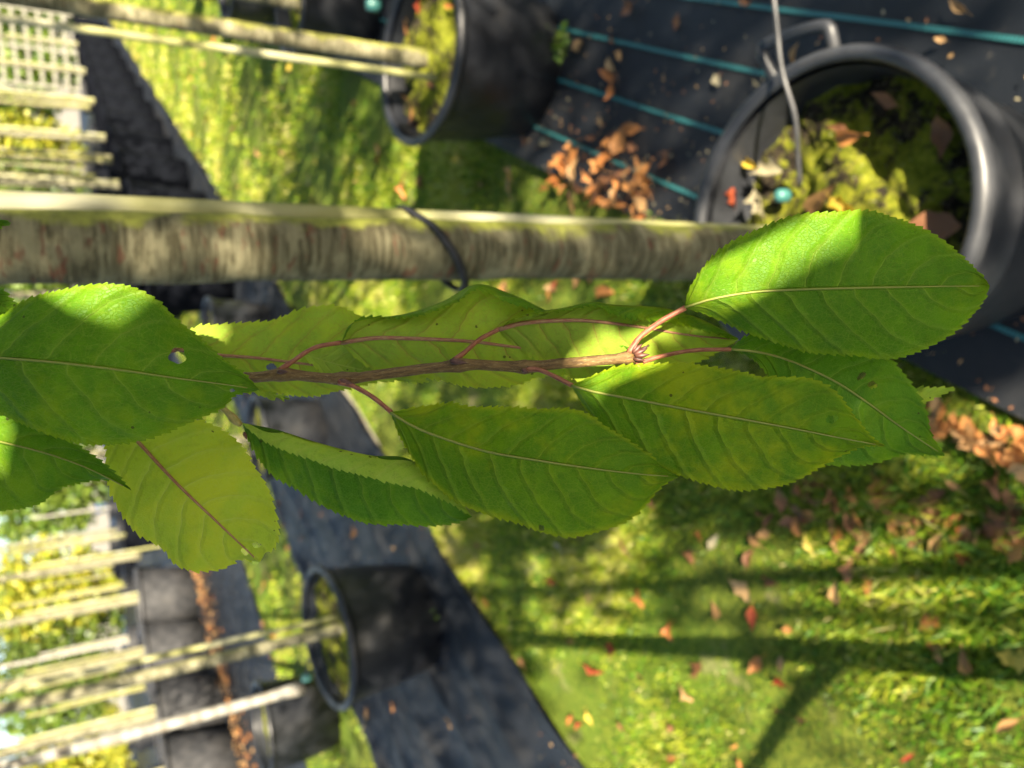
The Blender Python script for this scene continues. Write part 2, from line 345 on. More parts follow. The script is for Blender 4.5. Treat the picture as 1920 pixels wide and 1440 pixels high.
def hem(a, b):
    def fn(x, y, j):
        e = 0
        if a and j < .04: e = 1
        if b and j > .96: e = 1
        s_ = x * DV[0] + y * DV[1]; w_ = sum(a * math.exp(-((j - c - .05 * math.sin(s_ * k + a * 90)) / .028) ** 2) * (.6 + .4 * math.sin(s_ * 2.7 + k)) for c, a, k in ((.22, .030, 1.3), (.48, .022, .9), (.66, .034, 1.1), (.86, .026, 1.7)))
        return fz(x, y, .011) + .022 + w_ + e * (.018 + .012 * math.sin(3.7 * x + 5 * y))
    return fn
strip('weed_fabric', -4, 26, TR, 5.5, .09, .075, 0, FAB, lambda x, y, j: fz(x, y) + .012 + (.01 if j < .006 else 0))
strip('weed_fabric', -3, 60, -4.45, TL, .08, .028, 0, FAB, hem(True, True))
strip('weed_fabric', -3, 60, -40, -6.25, .8, .5, 0, FAB, lambda x, y, j: .012 + .5 * fz(x, y))
fabric_right = bpy.data.objects['weed_fabric']
for tt in (.30, .10, -.045, -.205, -.385):
    b = MB(); v = []; f = []; uv = []; k = 0; s = -.6
    while s < 12:
        for e in (-1, 1):
            q = W(s, tt + e * .0055 + .004 * math.sin(s * 2.1)); v.append((q[0], q[1], fz(q[0], q[1]) + .0185)); uv.append((s, e))
        s += .05; k += 1
    f = [(2 * i, 2 * i + 1, 2 * i + 3, 2 * i + 2) for i in range(k - 1)]
    b.add(v, f, uv); b.build('marker_thread', TEAL, fabric_right)

# ------------------------------------------------------------------ grass blades and moss tufts
def blades(name, n, s0, s1, t0, t1, hh, ww, near=True):
    S = s0 + (s1 - s0) * nrg.random(n) ** (1.35 if near else 1.2); T = t0 + (t1 - t0) * nrg.random(n)
    X = S * DV[0] + T * PV[0]; Y = S * DV[1] + T * PV[1]
    fld = np.sin(3.3 * X + 1.2 * Y) + np.sin(5.1 * Y - 2.7 * X + .8) + np.sin(8.3 * X + 6.1 * Y) * .7
    keep = nrg.random(n) < np.clip(.66 + .30 * fld + .25 * np.sin(23 * X + 9 * Y) * np.sin(21 * Y - 13 * X), .28, 1); X, Y, S, T, fld = X[keep], Y[keep], S[keep], T[keep], fld[keep]; n = len(X)
    sc = 1 + .10 * np.clip(Y, 0, 12)
    h = hh * (.4 + 1.0 * nrg.random(n)) * (1 + .35 * fld) * sc ** .5; h = np.clip(h, .006, .09)
    lush = np.clip((1.25 - Y) / .5, 0, 1) * np.clip((-X) / .3, 0, 1); h *= 1 + .8 * lush
    w = ww * (.6 + .8 * nrg.random(n)) * sc
    a = nrg.random(n) * 2 * math.pi; la = nrg.random(n) * 2 * math.pi; ln = h * (.3 + .9 * nrg.random(n))
    bx, by = np.cos(a) * w / 2, np.sin(a) * w / 2
    z0 = -.008 + .012 * np.sin(2.3 * X + 1.1 * Y) + .008 * np.sin(6 * Y - 4 * X)
    def pt(fr, wf, sgn): return np.stack([X + sgn * bx * wf + np.cos(la) * ln * fr ** 1.8, Y + sgn * by * wf + np.sin(la) * ln * fr ** 1.8, z0 + h * fr * (1 - .22 * fr)], 1)
    V = np.stack([pt(0, 1, -1), pt(0, 1, 1), pt(.55, .8, 1), pt(.55, .8, -1), pt(1, 0, 1)], 1).reshape(-1, 3)
    i = np.arange(n) * 5
    me = bpy.data.meshes.new(name); me.vertices.add(5 * n); me.vertices.foreach_set('co', V.ravel())
    Q = np.stack([i, i + 1, i + 2, i + 3], 1); Tt = np.stack([i + 3, i + 2, i + 4], 1)
    li = np.concatenate([Q.ravel(), Tt.ravel()]); me.loops.add(len(li)); me.loops.foreach_set('vertex_index', li)
    me.polygons.add(2 * n); me.polygons.foreach_set('loop_start', np.r_[np.arange(n) * 4, 4 * n + np.arange(n) * 3])
    me.polygons.foreach_set('use_smooth', [True] * (2 * n))
    cu = np.clip(.46 + .16 * fld + .12 * np.sin(17 * X + 4 * Y) * np.sin(15 * Y - 9 * X) + .27 * nrg.standard_normal(n) - .22 * lush + .12 * np.sin(1.1 * X - .7 * Y), 0, 1)
    uvl = me.uv_layers.new(name='UVMap'); U = np.stack([np.repeat(cu, 5), np.zeros(5 * n)], 1); uvl.data.foreach_set('uv', U[li].ravel())
    me.materials.append(GRASS); me.update(); me.validate(); return tag(link(name, me), kind='stuff')
tag(blades('grass', 190000, .05, 5.2, TL - .03, TR + .03, .024, .0040), 'short mossy grass of the sunlit lawn strip between the pot rows', 'grass')
tag(blades('grass', 60000, 5.2, 40, TL - .03, TR + .03, .03, .008, False), 'short grass of the lawn strip running off between far pots', 'grass')
tag(blades('grass', 40000, 1, 30, -6.25, -4.45, .03, .008, False), 'grass of the second strip behind the left pots', 'grass')

# ------------------------------------------------------------------ pots
def pot(loc, r, h, label, group=None, mat=POT, sx=1., sy=1., soil=.86, detail=True, name='plant_pot', seed=0):
    o = empty(name, loc); tag(o, label, 'pot', group); seg = 56 if detail else 28
    rb = r * .80; b = MB(); th = .022 * r / .27
    prof = [(rb * .9, .0), (rb, .004), (rb + (r - rb) * .5, h * .45), (r * .97, h * .945)] if name != 'plant_pot' or seed != 1 else [(rb * .9, .0), (rb, .004), (rb + (r - rb) * .62, h * .60), (r * .945, h * .66), (r * .955, h * .67), (r * .955, h * .70), (r * .94, h * .71), (r * .962, h * .90), (r * .97, h * .945)]
    b.lathe(prof, seg, sx, sy, wob=.008); wi = r * .97 - th * .6
    b.lathe([(wi, h * .95), (wi * .98, h * .86), (wi * .955, h * .70), (wi * .95, h * .66)], seg, sx, sy, wob=.008)
    b.build('wall', mat, o)
    b = MB(); c = r * .985; hz = h * .972
    b.lathe([(c + th * .62 * math.cos(a), hz + th * .8 * math.sin(a)) for a in np.linspace(-2.4, 2.9, 14)], seg, sx, sy, wob=.008); b.build('rim', mat, o)
    b = MB(); nr = 16 if detail else 6; sg = 48 if detail else 20; v = []; f = []
    rs = random.Random(seed + 3); ph = [rs.random() * 6 for _ in range(4)]
    for i in range(nr + 1):
        for k in range(sg):
            a = 2 * math.pi * k / sg; q = wi * .985 * i / nr; x, y = q * math.cos(a) * sx, q * math.sin(a) * sy
            z = h * soil + (.06 * h * (1 - (i / nr) ** 2)) + .009 * (math.sin(31 * x + ph[0]) + math.sin(37 * y + ph[1])) + .007 * (math.sin(70 * x + 40 * y + ph[2]) + math.sin(85 * y - 50 * x + ph[3]))
            v.append((x, y, z))
    for i in range(nr):
        for k in range(sg): k2 = (k + 1) % sg; f.append((i * sg + k, i * sg + k2, (i + 1) * sg + k2, (i + 1) * sg + k)[::-1])
    b.add(v, f); b.build('soil', SOIL, o)
    return o
ORD = ['first', 'second', 'third', 'fourth', 'fifth', 'sixth', 'seventh', 'eighth', 'ninth', 'tenth', 'eleventh', 'twelfth', 'thirteenth']
potA = pot((.245, .885, .012), .268, .43, 'large black pot with side handle and mossy soil at the thick trunk', None, POTA, .97, 1.06, .74, True, 'plant_pot', 1)
b = MB(); a0 = R(3)      # loop handle on the right of pot A
def hp(ang, r, z): return np.array([r * math.cos(ang) * .97, r * math.sin(ang) * 1.06, z])
b.tube(spline([hp(a0 - .22, .262, .40), hp(a0 - .22, .300, .415), hp(a0 - .19, .318, .42), hp(a0, .332, .42), hp(a0 + .17, .345, .42), hp(a0 + .20, .335, .42), hp(a0 + .20, .262, .40)], 30), .0105, 10); b.build('handle', POTA, potA)
potB = pot((1.165, 2.46, .012), .29, .43, 'black pot with moss and yellow leaves at the thin mossy trunk', None, POT, 1, 1.18, soil=.82, seed=2)
potB2 = pot(tuple(W(4.54, -.20, .012)), .275, .43, 'black pot next along the row beyond the yellow-leaved pot', None, POT, soil=.80, seed=4)
for k in range(3): pot(tuple(W(6.37 + 1.83 * k, -.22, .012)), .275, .43, 'black pot of the right row, %s beyond the slender mossy trunk' % ORD[k + 1], 'far pots of the right row', POT, detail=False)
potC = pot((-1.23, 4.02, .012), .345, .50, 'wide black pot in dappled shade on the left fabric', None, POT, 1, 1.3, soil=.86, seed=6)
for k, (s, h, r) in enumerate(((4.75, .46, .30), (6.5, .5, .33))): pot(tuple(W(s, -3.03, .012)), r, h, 'black pot on the left fabric, %s behind the wide shaded pot' % ORD[k], 'middle pots of the left row', POT, detail=False, seed=int(s))
for k, s in enumerate((8.35, 9.9, 11.5, 12.9, 14.3, 15.8, 17.4, 19.2, 21., 23, 25.5, 28.5)): pot(tuple(W(s, -3.12, .012)), .50, .86, 'tall black pot along the far lawn edge, %s on from the wide shaded pot' % ORD[k], 'tall pots along the far lawn edge', POTK, detail=False, seed=int(s))
pg = g(640, 1350); potG = pot((pg[0], pg[1] + .25, .012), .33, .52, 'black pot standing at the edge of the second grass strip', None, POT, soil=.84, detail=False, seed=9)
BIG = [(372, 1120), (388, 1222), (424, 1335), (452, 1450)]
for i, (x, y) in enumerate(BIG):
    q = g(x, y); pot((q[0], q[1] + .4, .012), .56, .88, 'big weathered grey pot behind the brown leaf strip, %s on towards the yellow shrub' % ORD[i], 'big grey pots behind the leaf strip', POTG, detail=False, seed=20 + i)
for i, (x, y, m, r, h, lb) in enumerate([(200, 950, POTB, .5, .8, 'blue pot standing among the distant stems'), (215, 1075, POTB, .5, .85, 'second blue pot beside the lime green tub'), (178, 1080, POTL, .62, 1.0, 'lime green tub beside a blue pot')]):
    q = g(x, y); pot((q[0], q[1], .0), r, h, lb, None, m, detail=False, seed=40 + i)

# ------------------------------------------------------------------ trees: trunks, stakes, crowns
def crown_mesh(name, n, rx, rz, seed, mat, ls=.09, clip=None):
    r = np.random.default_rng(seed); d = r.standard_normal((n * 3, 3)); d /= np.linalg.norm(d, axis=1)[:, None]
    rad = (.25 + .75 * r.random(n * 3) ** .6); c = d * rad[:, None] * np.array([rx, rx, rz])
    k = np.sin(c[:, 0] * 4.7 + seed) + np.sin(c[:, 1] * 5.3 + 1) + np.sin(c[:, 2] * 4.1 + 2)
    c = c[(k + r.random(n * 3) * 2.2) > .6][:n]
    if clip is not None: c = c[clip(c)]
    return leaf_mass(name, c, r, mat, ls)
def leaf_quads(c, r, ls):
    n = len(c); ax = r.standard_normal((n, 3)); ax[:, 2] -= .5; ax /= np.linalg.norm(ax, axis=1)[:, None]
    sd = np.cross(ax, r.standard_normal((n, 3))); sd /= np.linalg.norm(sd, axis=1)[:, None]; nn = np.cross(ax, sd)
    l = (ls * (.7 + .6 * r.random(n)))[:, None]; w = l * .26
    return np.stack([c, c + ax * l * .35 + sd * w + nn * l * .08, c + ax * l * .35 - sd * w + nn * l * .08, c + ax * l * .72 + sd * w * .8 + nn * l * .06, c + ax * l * .72 - sd * w * .8 + nn * l * .06, c + ax * l - nn * l * .06], 1)
def leaf_mass(name, c, r, mat, ls, V=None):
    if V is None: V = leaf_quads(c, r, ls)
    n = len(V); i = (np.arange(n) * 6)[:, None]; b = MB(); b.v = V.reshape(-1, 3).tolist(); b.n = len(b.v)
    b.f = (i + np.array([0, 1, 2])).tolist() + (i + np.array([1, 3, 4, 2])).tolist() + (i + np.array([3, 5, 4])).tolist(); b.m = [0] * len(b.f)
    b.uv = np.stack([np.repeat(r.random(n), 6), np.zeros(6 * n)], 1).tolist(); return b.mesh(name, mat)
def limbs(b, h0, h1, rx, r, seed, rad):   # r: optional (azimuth, spread)
    q = random.Random(seed)
    for k in range(9):
        z = h0 + (h1 - h0) * k / 9 * .8; a = q.random() * 6.28 if r is None else r[0] + (q.random() - .5) * r[1]; l = rx * (.6 + .4 * q.random())
        b.tube([(0, 0, z), (math.cos(a) * l * .5, math.sin(a) * l * .5, z + l * .35), (math.cos(a) * l, math.sin(a) * l, z + l * .55)], [rad * .5, rad * .3, rad * .1], 6)
def tree(loc, r0, r1, h, label, group=None, bark=BARK_B, crown=None, cz=3., lean=(0, 0), seg=20, seed=0, name='young_tree', z0=.3, br=True, lim=None):
    o = empty(name, loc); tag(o, label, 'tree', group); b = MB(); n = 26 if seg < 30 else 90
    q = random.Random(seed); p1, p2 = q.random() * 6, q.random() * 6
    pts = []; rad = []
    for i in range(n):
        f = i / (n - 1); z = z0 + (h - z0) * f
        pts.append((lean[0] * f + .006 * math.sin(5 * f + p1) * h * .4, lean[1] * f + .006 * math.sin(6 * f + p2) * h * .4, z)); rad.append((r0 + (r1 - r0) * f) * (1 + .35 * max(0, 1 - f * 16)) * (1 + .03 * math.sin(17 * f + p1) + .025 * math.sin(61 * f + p2) + .07 * math.exp(-((f - .42) / .012) ** 2)))
    b.tube(pts, rad, seg, wob=.02, ph=p1)
    if br: limbs(b, cz - .7, h, .8, lim, seed, r1)
    b.build('trunk', bark, o)
    if crown is not None: link('crown', crown, o, (0, 0, cz))
    return o
def stake(loc, r, z0, z1, label, group=None, mat=STAKE, tilt=(0, 0)):
    b = MB(); n = 8; b.tube([(tilt[0] * k / (n - 1), tilt[1] * k / (n - 1), z0 + (z1 - z0) * k / (n - 1)) for k in range(n)], r, 12, wob=.03)
    o = b.build('wooden_stake', mat, None, True, loc); return tag(o, label, 'stake', group)
CR1 = crown_mesh('crown_leaves', 1500, 1.05, 1.25, 1, CROWN); CR2 = crown_mesh('crown_leaves', 1200, .95, 1.2, 2, CROWN); CR3 = crown_mesh('crown_leaves', 1200, 1., 1.2, 3, CROWNY)
TA = np.array([.172, .905])
tree((TA[0], TA[1], 0), .0435, .026, 3.6, 'thick cherry trunk with red-brown bark bands rising from the handled pot', None, BARK_A, CR1, 3.5, (0, .0), 32, 1)
stA = stake((TA[0] + .0485, TA[1] + .022, 0), .0150, .30, 2.3, 'mossy round stake strapped against the thick cherry trunk')
# rubber strap round trunk A and its stake
def strap(c1, r1, c2, r2, z, tilt, parent, w=.011, th=.0035):
    c1 = np.array(c1); c2 = np.array(c2); d = c2 - c1; ang = math.atan2(d[1], d[0]); L = np.linalg.norm(d); be = math.acos((r1 - r2) / L); pts = []
    for a in np.linspace(be, 2 * math.pi - be, 26): pts.append(c1 + (r1 + th) * np.array([math.cos(ang + a), math.sin(ang + a)]))
    for a in np.linspace(-be, be, 14): pts.append(c2 + (r2 + th) * np.array([math.cos(ang + a), math.sin(ang + a)]))
    n = len(pts); V = []; F = []
    cen = (c1 + c2) / 2
    for i, q in enumerate(pts):
        o = pts[(i + 1) % n] - pts[i - 1]; nr = np.array([o[1], -o[0]]); nr /= np.linalg.norm(nr); zz = z + tilt[0] * (q[0] - cen[0]) + tilt[1] * (q[1] - cen[1])
        for rr, dz in ((-th, -w), (th, -w), (th, w), (-th, w)): V.append((q[0] + nr[0] * rr * .6, q[1] + nr[1] * rr * .6, zz + dz))
    for i in range(n):
        j = (i + 1) % n
        for k in range(4): k2 = (k + 1) % 4; F.append((i * 4 + k, i * 4 + k2, j * 4 + k2, j * 4 + k))
    b = MB(); b.add(V, F); return tag(b.build('tree_tie', STRAP, parent), 'black rubber strap buckled round the thick trunk and its stake', 'strap')
zs = .86
strap(TA, .0415, TA + np.array([.0485, .022]), .0150, 1.145, (.62, -.1), None, .0055, .0028)
tb = g(806, 112, .36); tree((tb[0], tb[1], 0), .031, .02, 3.6, 'slender green mossy trunk rising from the pot of yellow leaves', None, BARK_B, CR2, 3.5, (0, 0), 18, 2)
sb = g(818, 146, .40); stake((sb[0], sb[1], 0), .0115, .32, 2.4, 'thin pale stake beside the slender mossy trunk', None, STAKE)
q = W(4.54, -.2); tree((q[0] - .02, q[1], 0), .03, .02, 3.6, 'mossy trunk in the second black pot along the right row', None, BARK_B, CR3, 3.5, seed=3)
for k in range(3): q = W(6.37 + 1.83 * k, -.22); tree((q[0], q[1], 0), .03, .02, 3.5, 'far mossy trunk of the right row, %s beyond the slender one' % ORD[k + 1], 'far trunks of the right row', BARK_B, (CR1, CR2, CR3)[k], 3.5, seed=5 + k, seg=10)
tc = g(655, 1176, .42); tree((tc[0], tc[1], 0), .030, .022, 3.6, 'pale trunk standing in the wide shaded black pot', None, BARK_P, CR2, 3.6, (0, 0), 16, 9)
stake((tc[0] + .055, tc[1] + .03, 0), .014, .35, 2.4, 'green mossy stake behind the pale trunk of the wide pot', None, STAKE)
tg = g(528, 1300, .45); tree((tg[0], tg[1], 0), .038, .03, 3.4, 'white speckled birch stem near the second grass strip', None, BIRCH, CR3, 3.5, seed=12, seg=12)
for i, s in enumerate((4.75, 6.5)): q = W(s, -3.03); tree((q[0], q[1], 0), .032, .022, 3.5, 'pale trunk in the %s black pot behind the wide shaded pot' % ORD[i], 'middle trunks of the left row', BARK_P, CR1, 3.6, seed=14 + i, seg=10)
def far_tree(x, y, r, hgt, lab, grp, bark=BARK_P, cr=None, seed=0, z0=.4, cz=3.9, sk=True):
    tree((x, y, 0), r, r * .75, hgt, lab, grp, bark, cr, cz, (rnd.uniform(-.06, .06), rnd.uniform(-.06, .06)), 8, seed, z0=z0, br=False)
    if sk: stake((x + r + .03, y + .02, 0), .022, .1, 2.5, '%s stake beside a distant trunk' % ('pale' if seed % 2 else 'mossy green'), '%s stakes of the distant rows' % ('pale' if seed % 2 else 'mossy green'), STAKEP if seed % 2 else STAKE)
for i, s in enumerate((8.35, 9.9, 11.5, 12.9, 14.3, 15.8, 17.4, 19.2, 21., 23, 25.5, 28.5)):
    if i % 2 and i > 3: continue
    q = W(s, -3.12); far_tree(q[0], q[1], .045, 3.8, 'trunk in the %s tall black pot along the far lawn edge' % ORD[i], 'trunks along the far lawn edge', BARK_P if i % 3 else BARK_B, (CR1, CR2, CR3)[i % 3], 30 + i, .7)
for i, (x, y) in enumerate(BIG + [(346, 1040)]):
    q = g(x, y); far_tree(q[0] + .05, q[1] + .45, .075, 3.8, ('stout pale trunk in the %s big grey pot behind the leaf strip' % ORD[i] if i < 4 else 'stout pale trunk beyond the leaf strip, without a pot in view'), 'trunks in the big grey pots', BARK_P, CR3 if i % 2 else CR2, 50 + i, .7)
# distant rows
kk = 0
for t in (-5.0, -7.4, -11.6, -13.6, -15.8, -18.4, -21.5, -25.):
    s = 9.5 + rnd.random() * 2 if t > -8 else 8 + rnd.random() * 2 + (-t - 11) * .25
    while s < 30:
        q = W(s + rnd.uniform(-.2, .2), t + rnd.uniform(-.2, .2)); kk += 1
        if rnd.random() < .55: 
            bk, kn = rnd.choice([(BARK_P, 'pale'), (BARK_B, 'dark mossy'), (BIRCH, 'white birch'), (BARK_B, 'dark mossy')]); pt_ = rnd.random() < .85
            far_tree(q[0], q[1], rnd.uniform(.04, .08), rnd.uniform(3.2, 4), 'thin %s trunk %s among the crowded distant rows' % (kn, 'in a pot' if pt_ else 'without a pot'), '%s trunks of the distant rows' % kn, bk, None, kk, .3, sk=rnd.random() < .3)
            if pt_: pm_, pn = rnd.choice([(POT, 'black'), (POTK, 'black'), (POTG, 'grey')]); pot((q[0], q[1], .01), .42 + .1 * rnd.random(), .6 + .25 * rnd.random(), 'distant %s pot in the crowded rows' % pn, '%s pots of the distant rows' % pn, pm_, detail=False, seed=kk)
        s += 1.5 + rnd.random() * 1.1
# slatted fence far behind, with hedge trees
fo = empty('slat_fence', (17.5, 40, 0), R(-30)); tag(fo, 'white horizontal slat fence far behind the rows of pots', 'fence')
b = MB(); b.box((0, 0, 0), (5, .04, .14)); sm = b.mesh('slat', WHITE, False)
for k in range(7): link('slat', sm, fo, (0, rnd.uniform(-.01, .01), -.1 + .5 * k + .5))
b = MB(); b.box((0, .09, 1.9), (.12, .12, 3.8)); pm = b.mesh('post', WHITE, False)
for k in range(4): link('post', pm, fo, (-2.4 + 1.6 * k, 0, 0))
HG = [crown_mesh('crown_leaves', 5000, 2.8, 3.6, 21, CROWND, .36), crown_mesh('crown_leaves', 5000, 2.7, 3.5, 22, CROWNY, .36), crown_mesh('crown_leaves', 5000, 2.9, 3.4, 23, CROWN, .36)]
for i in range(19):
    x = -36 + i * 4.0 + rnd.uniform(-1, 1); y = 49 + rnd.uniform(-1.5, 3)
    o = empty('hedge_tree', (x, y, 0)); tag(o, ('dark', 'yellowing', 'green')[i % 3] + ' bushy tree of the far hedge beyond the pots', 'tree', '%s trees of the far hedge' % ('dark', 'yellowing', 'green')[i % 3])
    b = MB(); b.tube([(0, 0, 0), (.05, 0, 2), (0, .1, 5)], [.16, .12, .05], 8); b.build('trunk', BARK_B, o); link('crown', HG[i % 3], o, (0, 0, 3.6))
SHB = [crown_mesh('crown_leaves', 900, .75, .8, 31, CROWNY, .16), crown_mesh('crown_leaves', 900, .75, .8, 32, CROWN, .16)]
for i, (px, py, h) in enumerate([(262, 1395, 0), (225, 1440, 0), (236, 1330, 0), (262, 1470, 0), (225, 1250, 0)]):
    q = g(px, py); o = empty('shrub', (q[0], q[1], 0)); tag(o, ('yellow' if i % 2 == 0 else 'green') + ' leafy shrub between the distant pots', 'shrub', ('yellow' if i % 2 == 0 else 'green') + ' shrubs between the pots')
    b = MB(); b.tube([(0, 0, 0), (.03, 0, .5), (0, .04, 1)], [.03, .025, .01], 6); b.build('stem', BARK_B, o); link('foliage', SHB[i % 2], o, (0, 0, 1.1))
# unseen trees behind the photographer: added and leafed to shade branch, dapple ground
LITP = [[(1325, 500), (1600, 390), (1675, 400), (1455, 512), (1400, 525), (1325, 572), (1295, 560)], [(150, 530), (270, 540), (330, 598), (230, 605)], [(-40, 590), (60, 570), (40, 640), (-40, 650)], [(1690, 695), (1722, 735), (1645, 790), (1622, 795)],
        [(1075, 655), (1130, 622), (1290, 585), (1300, 600), (1180, 660)], [(-60, 770), (50, 790), (30, 850), (-60, 850)]]
def in_poly(x, y, poly):
    c = np.zeros(np.shape(x), bool); n = len(poly)
    for i in range(n):
        (x1, y1), (x2, y2) = poly[i], poly[i - 1]
        k = ((y1 > y) != (y2 > y)); xi = (x2 - x1) * (y - y1) / ((y2 - y1) if y2 != y1 else 1e-9) + x1
        c ^= k & (x < xi)
    return c
def to_px(p):
    c = (p - CC) @ CM; z = np.where(np.abs(c[..., 2]) < 1e-6, 1e-6, c[..., 2]); return c[..., 0] / z * FPX + 960, c[..., 1] / z * FPX + 720, c[..., 2]
def thin(p, r):                                  # thins crown leaves so that chosen sun patches fall on the ground
    q = p - SUN * ((p[:, 2] - .05) / SUN[2])[:, None]; x, y, z = to_px(q); lit = np.full(len(p), .30); lit = np.where((x > 540) & (x < 960) & (y > 960) & (y < 1300), .58, lit); lit = np.where((x > 850) & (x < 1080) & (y > -20) & (y < 260), .6, lit)
    lit = np.where((x > 980) & (y > 960), .96, lit); lit = np.where((x > 1250) & (y > 850) & (y < 985), .15, lit)
    lit = np.where((x > 1000) & (x < 1300) & (y > 1000) & (y < 1160), .72, lit)
    lit = np.where((x > 330) & (x < 780) & (y > -60) & (y < 420), .62, lit); lit = np.where((x > 1000) & (x < 1250) & (y > 260) & (y < 430), .92, lit)
    lit = np.where((x > 1640) & (y > 20) & (y < 300), .9, lit); lit = np.where((x > 1700) & (y > 740) & (y < 900), 1., lit)
    lit = np.where((x > 900) & (x < 1200) & (y > 480) & (y < 620), .6, lit)
    lit = np.where((x > 380) & (x < 640) & (y > 960) & (y < 1120), .9, lit); lit = np.where((x > 640) & (x < 1000) & (y > 1230), .75, lit)
    q2 = p - SUN * ((p[:, 2] - .37) / SUN[2])[:, None]; x2, y2, z2 = to_px(q2)
    lit = np.where((x2 > 1290) & (x2 < 1880) & (y2 > 120) & (y2 < 600), .97, lit)
    return r.random(len(p)) > np.where(z > 0, lit, .3)
WTS = np.random.default_rng(5).dirichlet(np.full(6, .4), 170)
def in_gap(Q):                                   # leaves that would close one of the gaps the sun shines through onto the branch
    out = np.zeros(len(Q), bool)
    for a in range(0, len(Q), 1500):
        q = Q[a:a + 1500]; smp = np.concatenate([q, np.einsum('kv,nvc->nkc', WTS, q)], 1)
        tt = ((smp - CC) @ CM[:, 2] - .295) / (CM[:, 2] @ SUN); x, y, _ = to_px(smp - SUN * tt[..., None])
        for pl_ in LITP: out[a:a + 1500] |= in_poly(x, y, pl_).any(1)
    return out
def shade_tree(i, x, y, n=3600, rx=1.15, rz=1.3, cz=3.25):
    r = np.random.default_rng(200 + i); d = r.standard_normal((n * 2, 3)); d /= np.linalg.norm(d, axis=1)[:, None]
    c = d * (.2 + .8 * r.random(n * 2) ** .6)[:, None] * np.array([rx, rx, rz]); k = np.sin(c[:, 0] * 5.3 + i) + np.sin(c[:, 1] * 5.9 + 1) + np.sin(c[:, 2] * 4.9 + 2)
    c = c[(k + r.random(n * 2) * 2.4) > .7][:n]; c = c[thin(c + np.array([x, y, cz]), r)]; Q = leaf_quads(c, r, .095); Q = Q[~in_gap(Q + np.array([x, y, cz]))]
    return tree((x, y, 0), .034, .022, 3.8, 'unseen young tree added behind the photographer to cast shade', 'added shade trees behind the photographer', BARK_B, leaf_mass('crown_leaves', None, r, CROWN, .095, Q), cz, seed=80 + i, seg=12, lim=(3.3, 1.8) if i == 1 else None)
ct = tree((-.37, -.2, 0), .036, .024, 3.8, 'cherry tree beside the photographer that carries the hanging branch', None, BARK_A, None, 2.9, seed=70, name='cherry_tree', lim=(3.3, 1.6))
r = np.random.default_rng(77); NB = 1300
cp = np.stack([P(px, py, .30) for px, py in zip(r.uniform(-420, 2000, NB), r.uniform(330, 1120, NB))]) + SUN * r.uniform(.40, 1.25, NB)[:, None]  # unseen leaves added along the sun direction to shade the branch
Q = leaf_quads(cp, r, .085)
bad = in_gap(Q)
r2 = np.random.default_rng(78); d = r2.standard_normal((1300, 3)); d /= np.linalg.norm(d, axis=1)[:, None]; up_ = d * (.3 + .7 * r2.random(1300) ** .6)[:, None] * np.array([.8, .8, .95]) + np.array([-.37, -.2, 3.0])
up_ = up_[thin(up_, r2)]; Q2 = leaf_quads(up_, r2, .095); Q2 = Q2[~in_gap(Q2)]
b = MB(); b.tube([(0, 0, .82), (-.16, -.01, .93), (-.33, -.02, 1.02), (-.55, -.03, 1.2)], [.022, .02, .017, .008], 8); b.build('added_shadow_branch', BARK_A, ct)  # unseen limb added for the slanted shadow it throws on the lawn
link('crown', leaf_mass('crown_leaves', None, r, CROWN, .09, np.concatenate([Q[~bad], Q2]) - np.array([-.37, -.2, 0])), ct)
for i, (x, y) in enumerate([(1.9, -4.), (.27, -2.1), (-1., -1.6), (3.3, -1.1), (2.3, .4), (.7, -4.4), (-2.6, -.5), (4.4, .8), (3.2, -3.2)]): shade_tree(i, x, y)

# ------------------------------------------------------------------ drip line over pot A
b = MB(); w = [P(1447, -40, 1.30), P(1455, 30, 1.305), P(1466, 130, 1.31), g(1490, 215, .45), g(1496, 290, .40), g(1500, 352, .355)]
b.tube(spline(w, 24), .0042, 8); dl = b.build('tube', WIRE, None); de = empty('drip_line', (0, 0, 0)); dl.parent = de
tag(de, 'grey drip tube with teal dripper reaching into the handled pot', 'drip line')
q = g(1477, 368, .36); b = MB(); b.lathe([(.0, 0), (.012, .002), (.014, .01), (.012, .026), (.006, .03), (.0, .031)], 14, c=tuple(q)); b.build('dripper', TEALP, de)
for (px, py, h) in ((583, 1268, .5), (712, 12, .46)):
    q = g(px, py, h); b = MB(); e = empty('drip_emitter', (0, 0, 0)); b.lathe([(.0, 0), (.022, .002), (.024, .02), (.02, .05), (.0, .055)], 14, c=tuple(q)); b.build('dripper', TEALP, e)
    b = MB(); b.tube([q + np.array([0, 0, .02]), q + np.array([.09, -.02, .02]), q + np.array([.18, -.03, -.06])], .006, 8); b.build('tube', WIRE, e)
    tag(e, 'teal dripper hanging over the rim of the %s' % ('wide shaded pot' if px < 600 else 'pot of yellow leaves'), 'dripper')

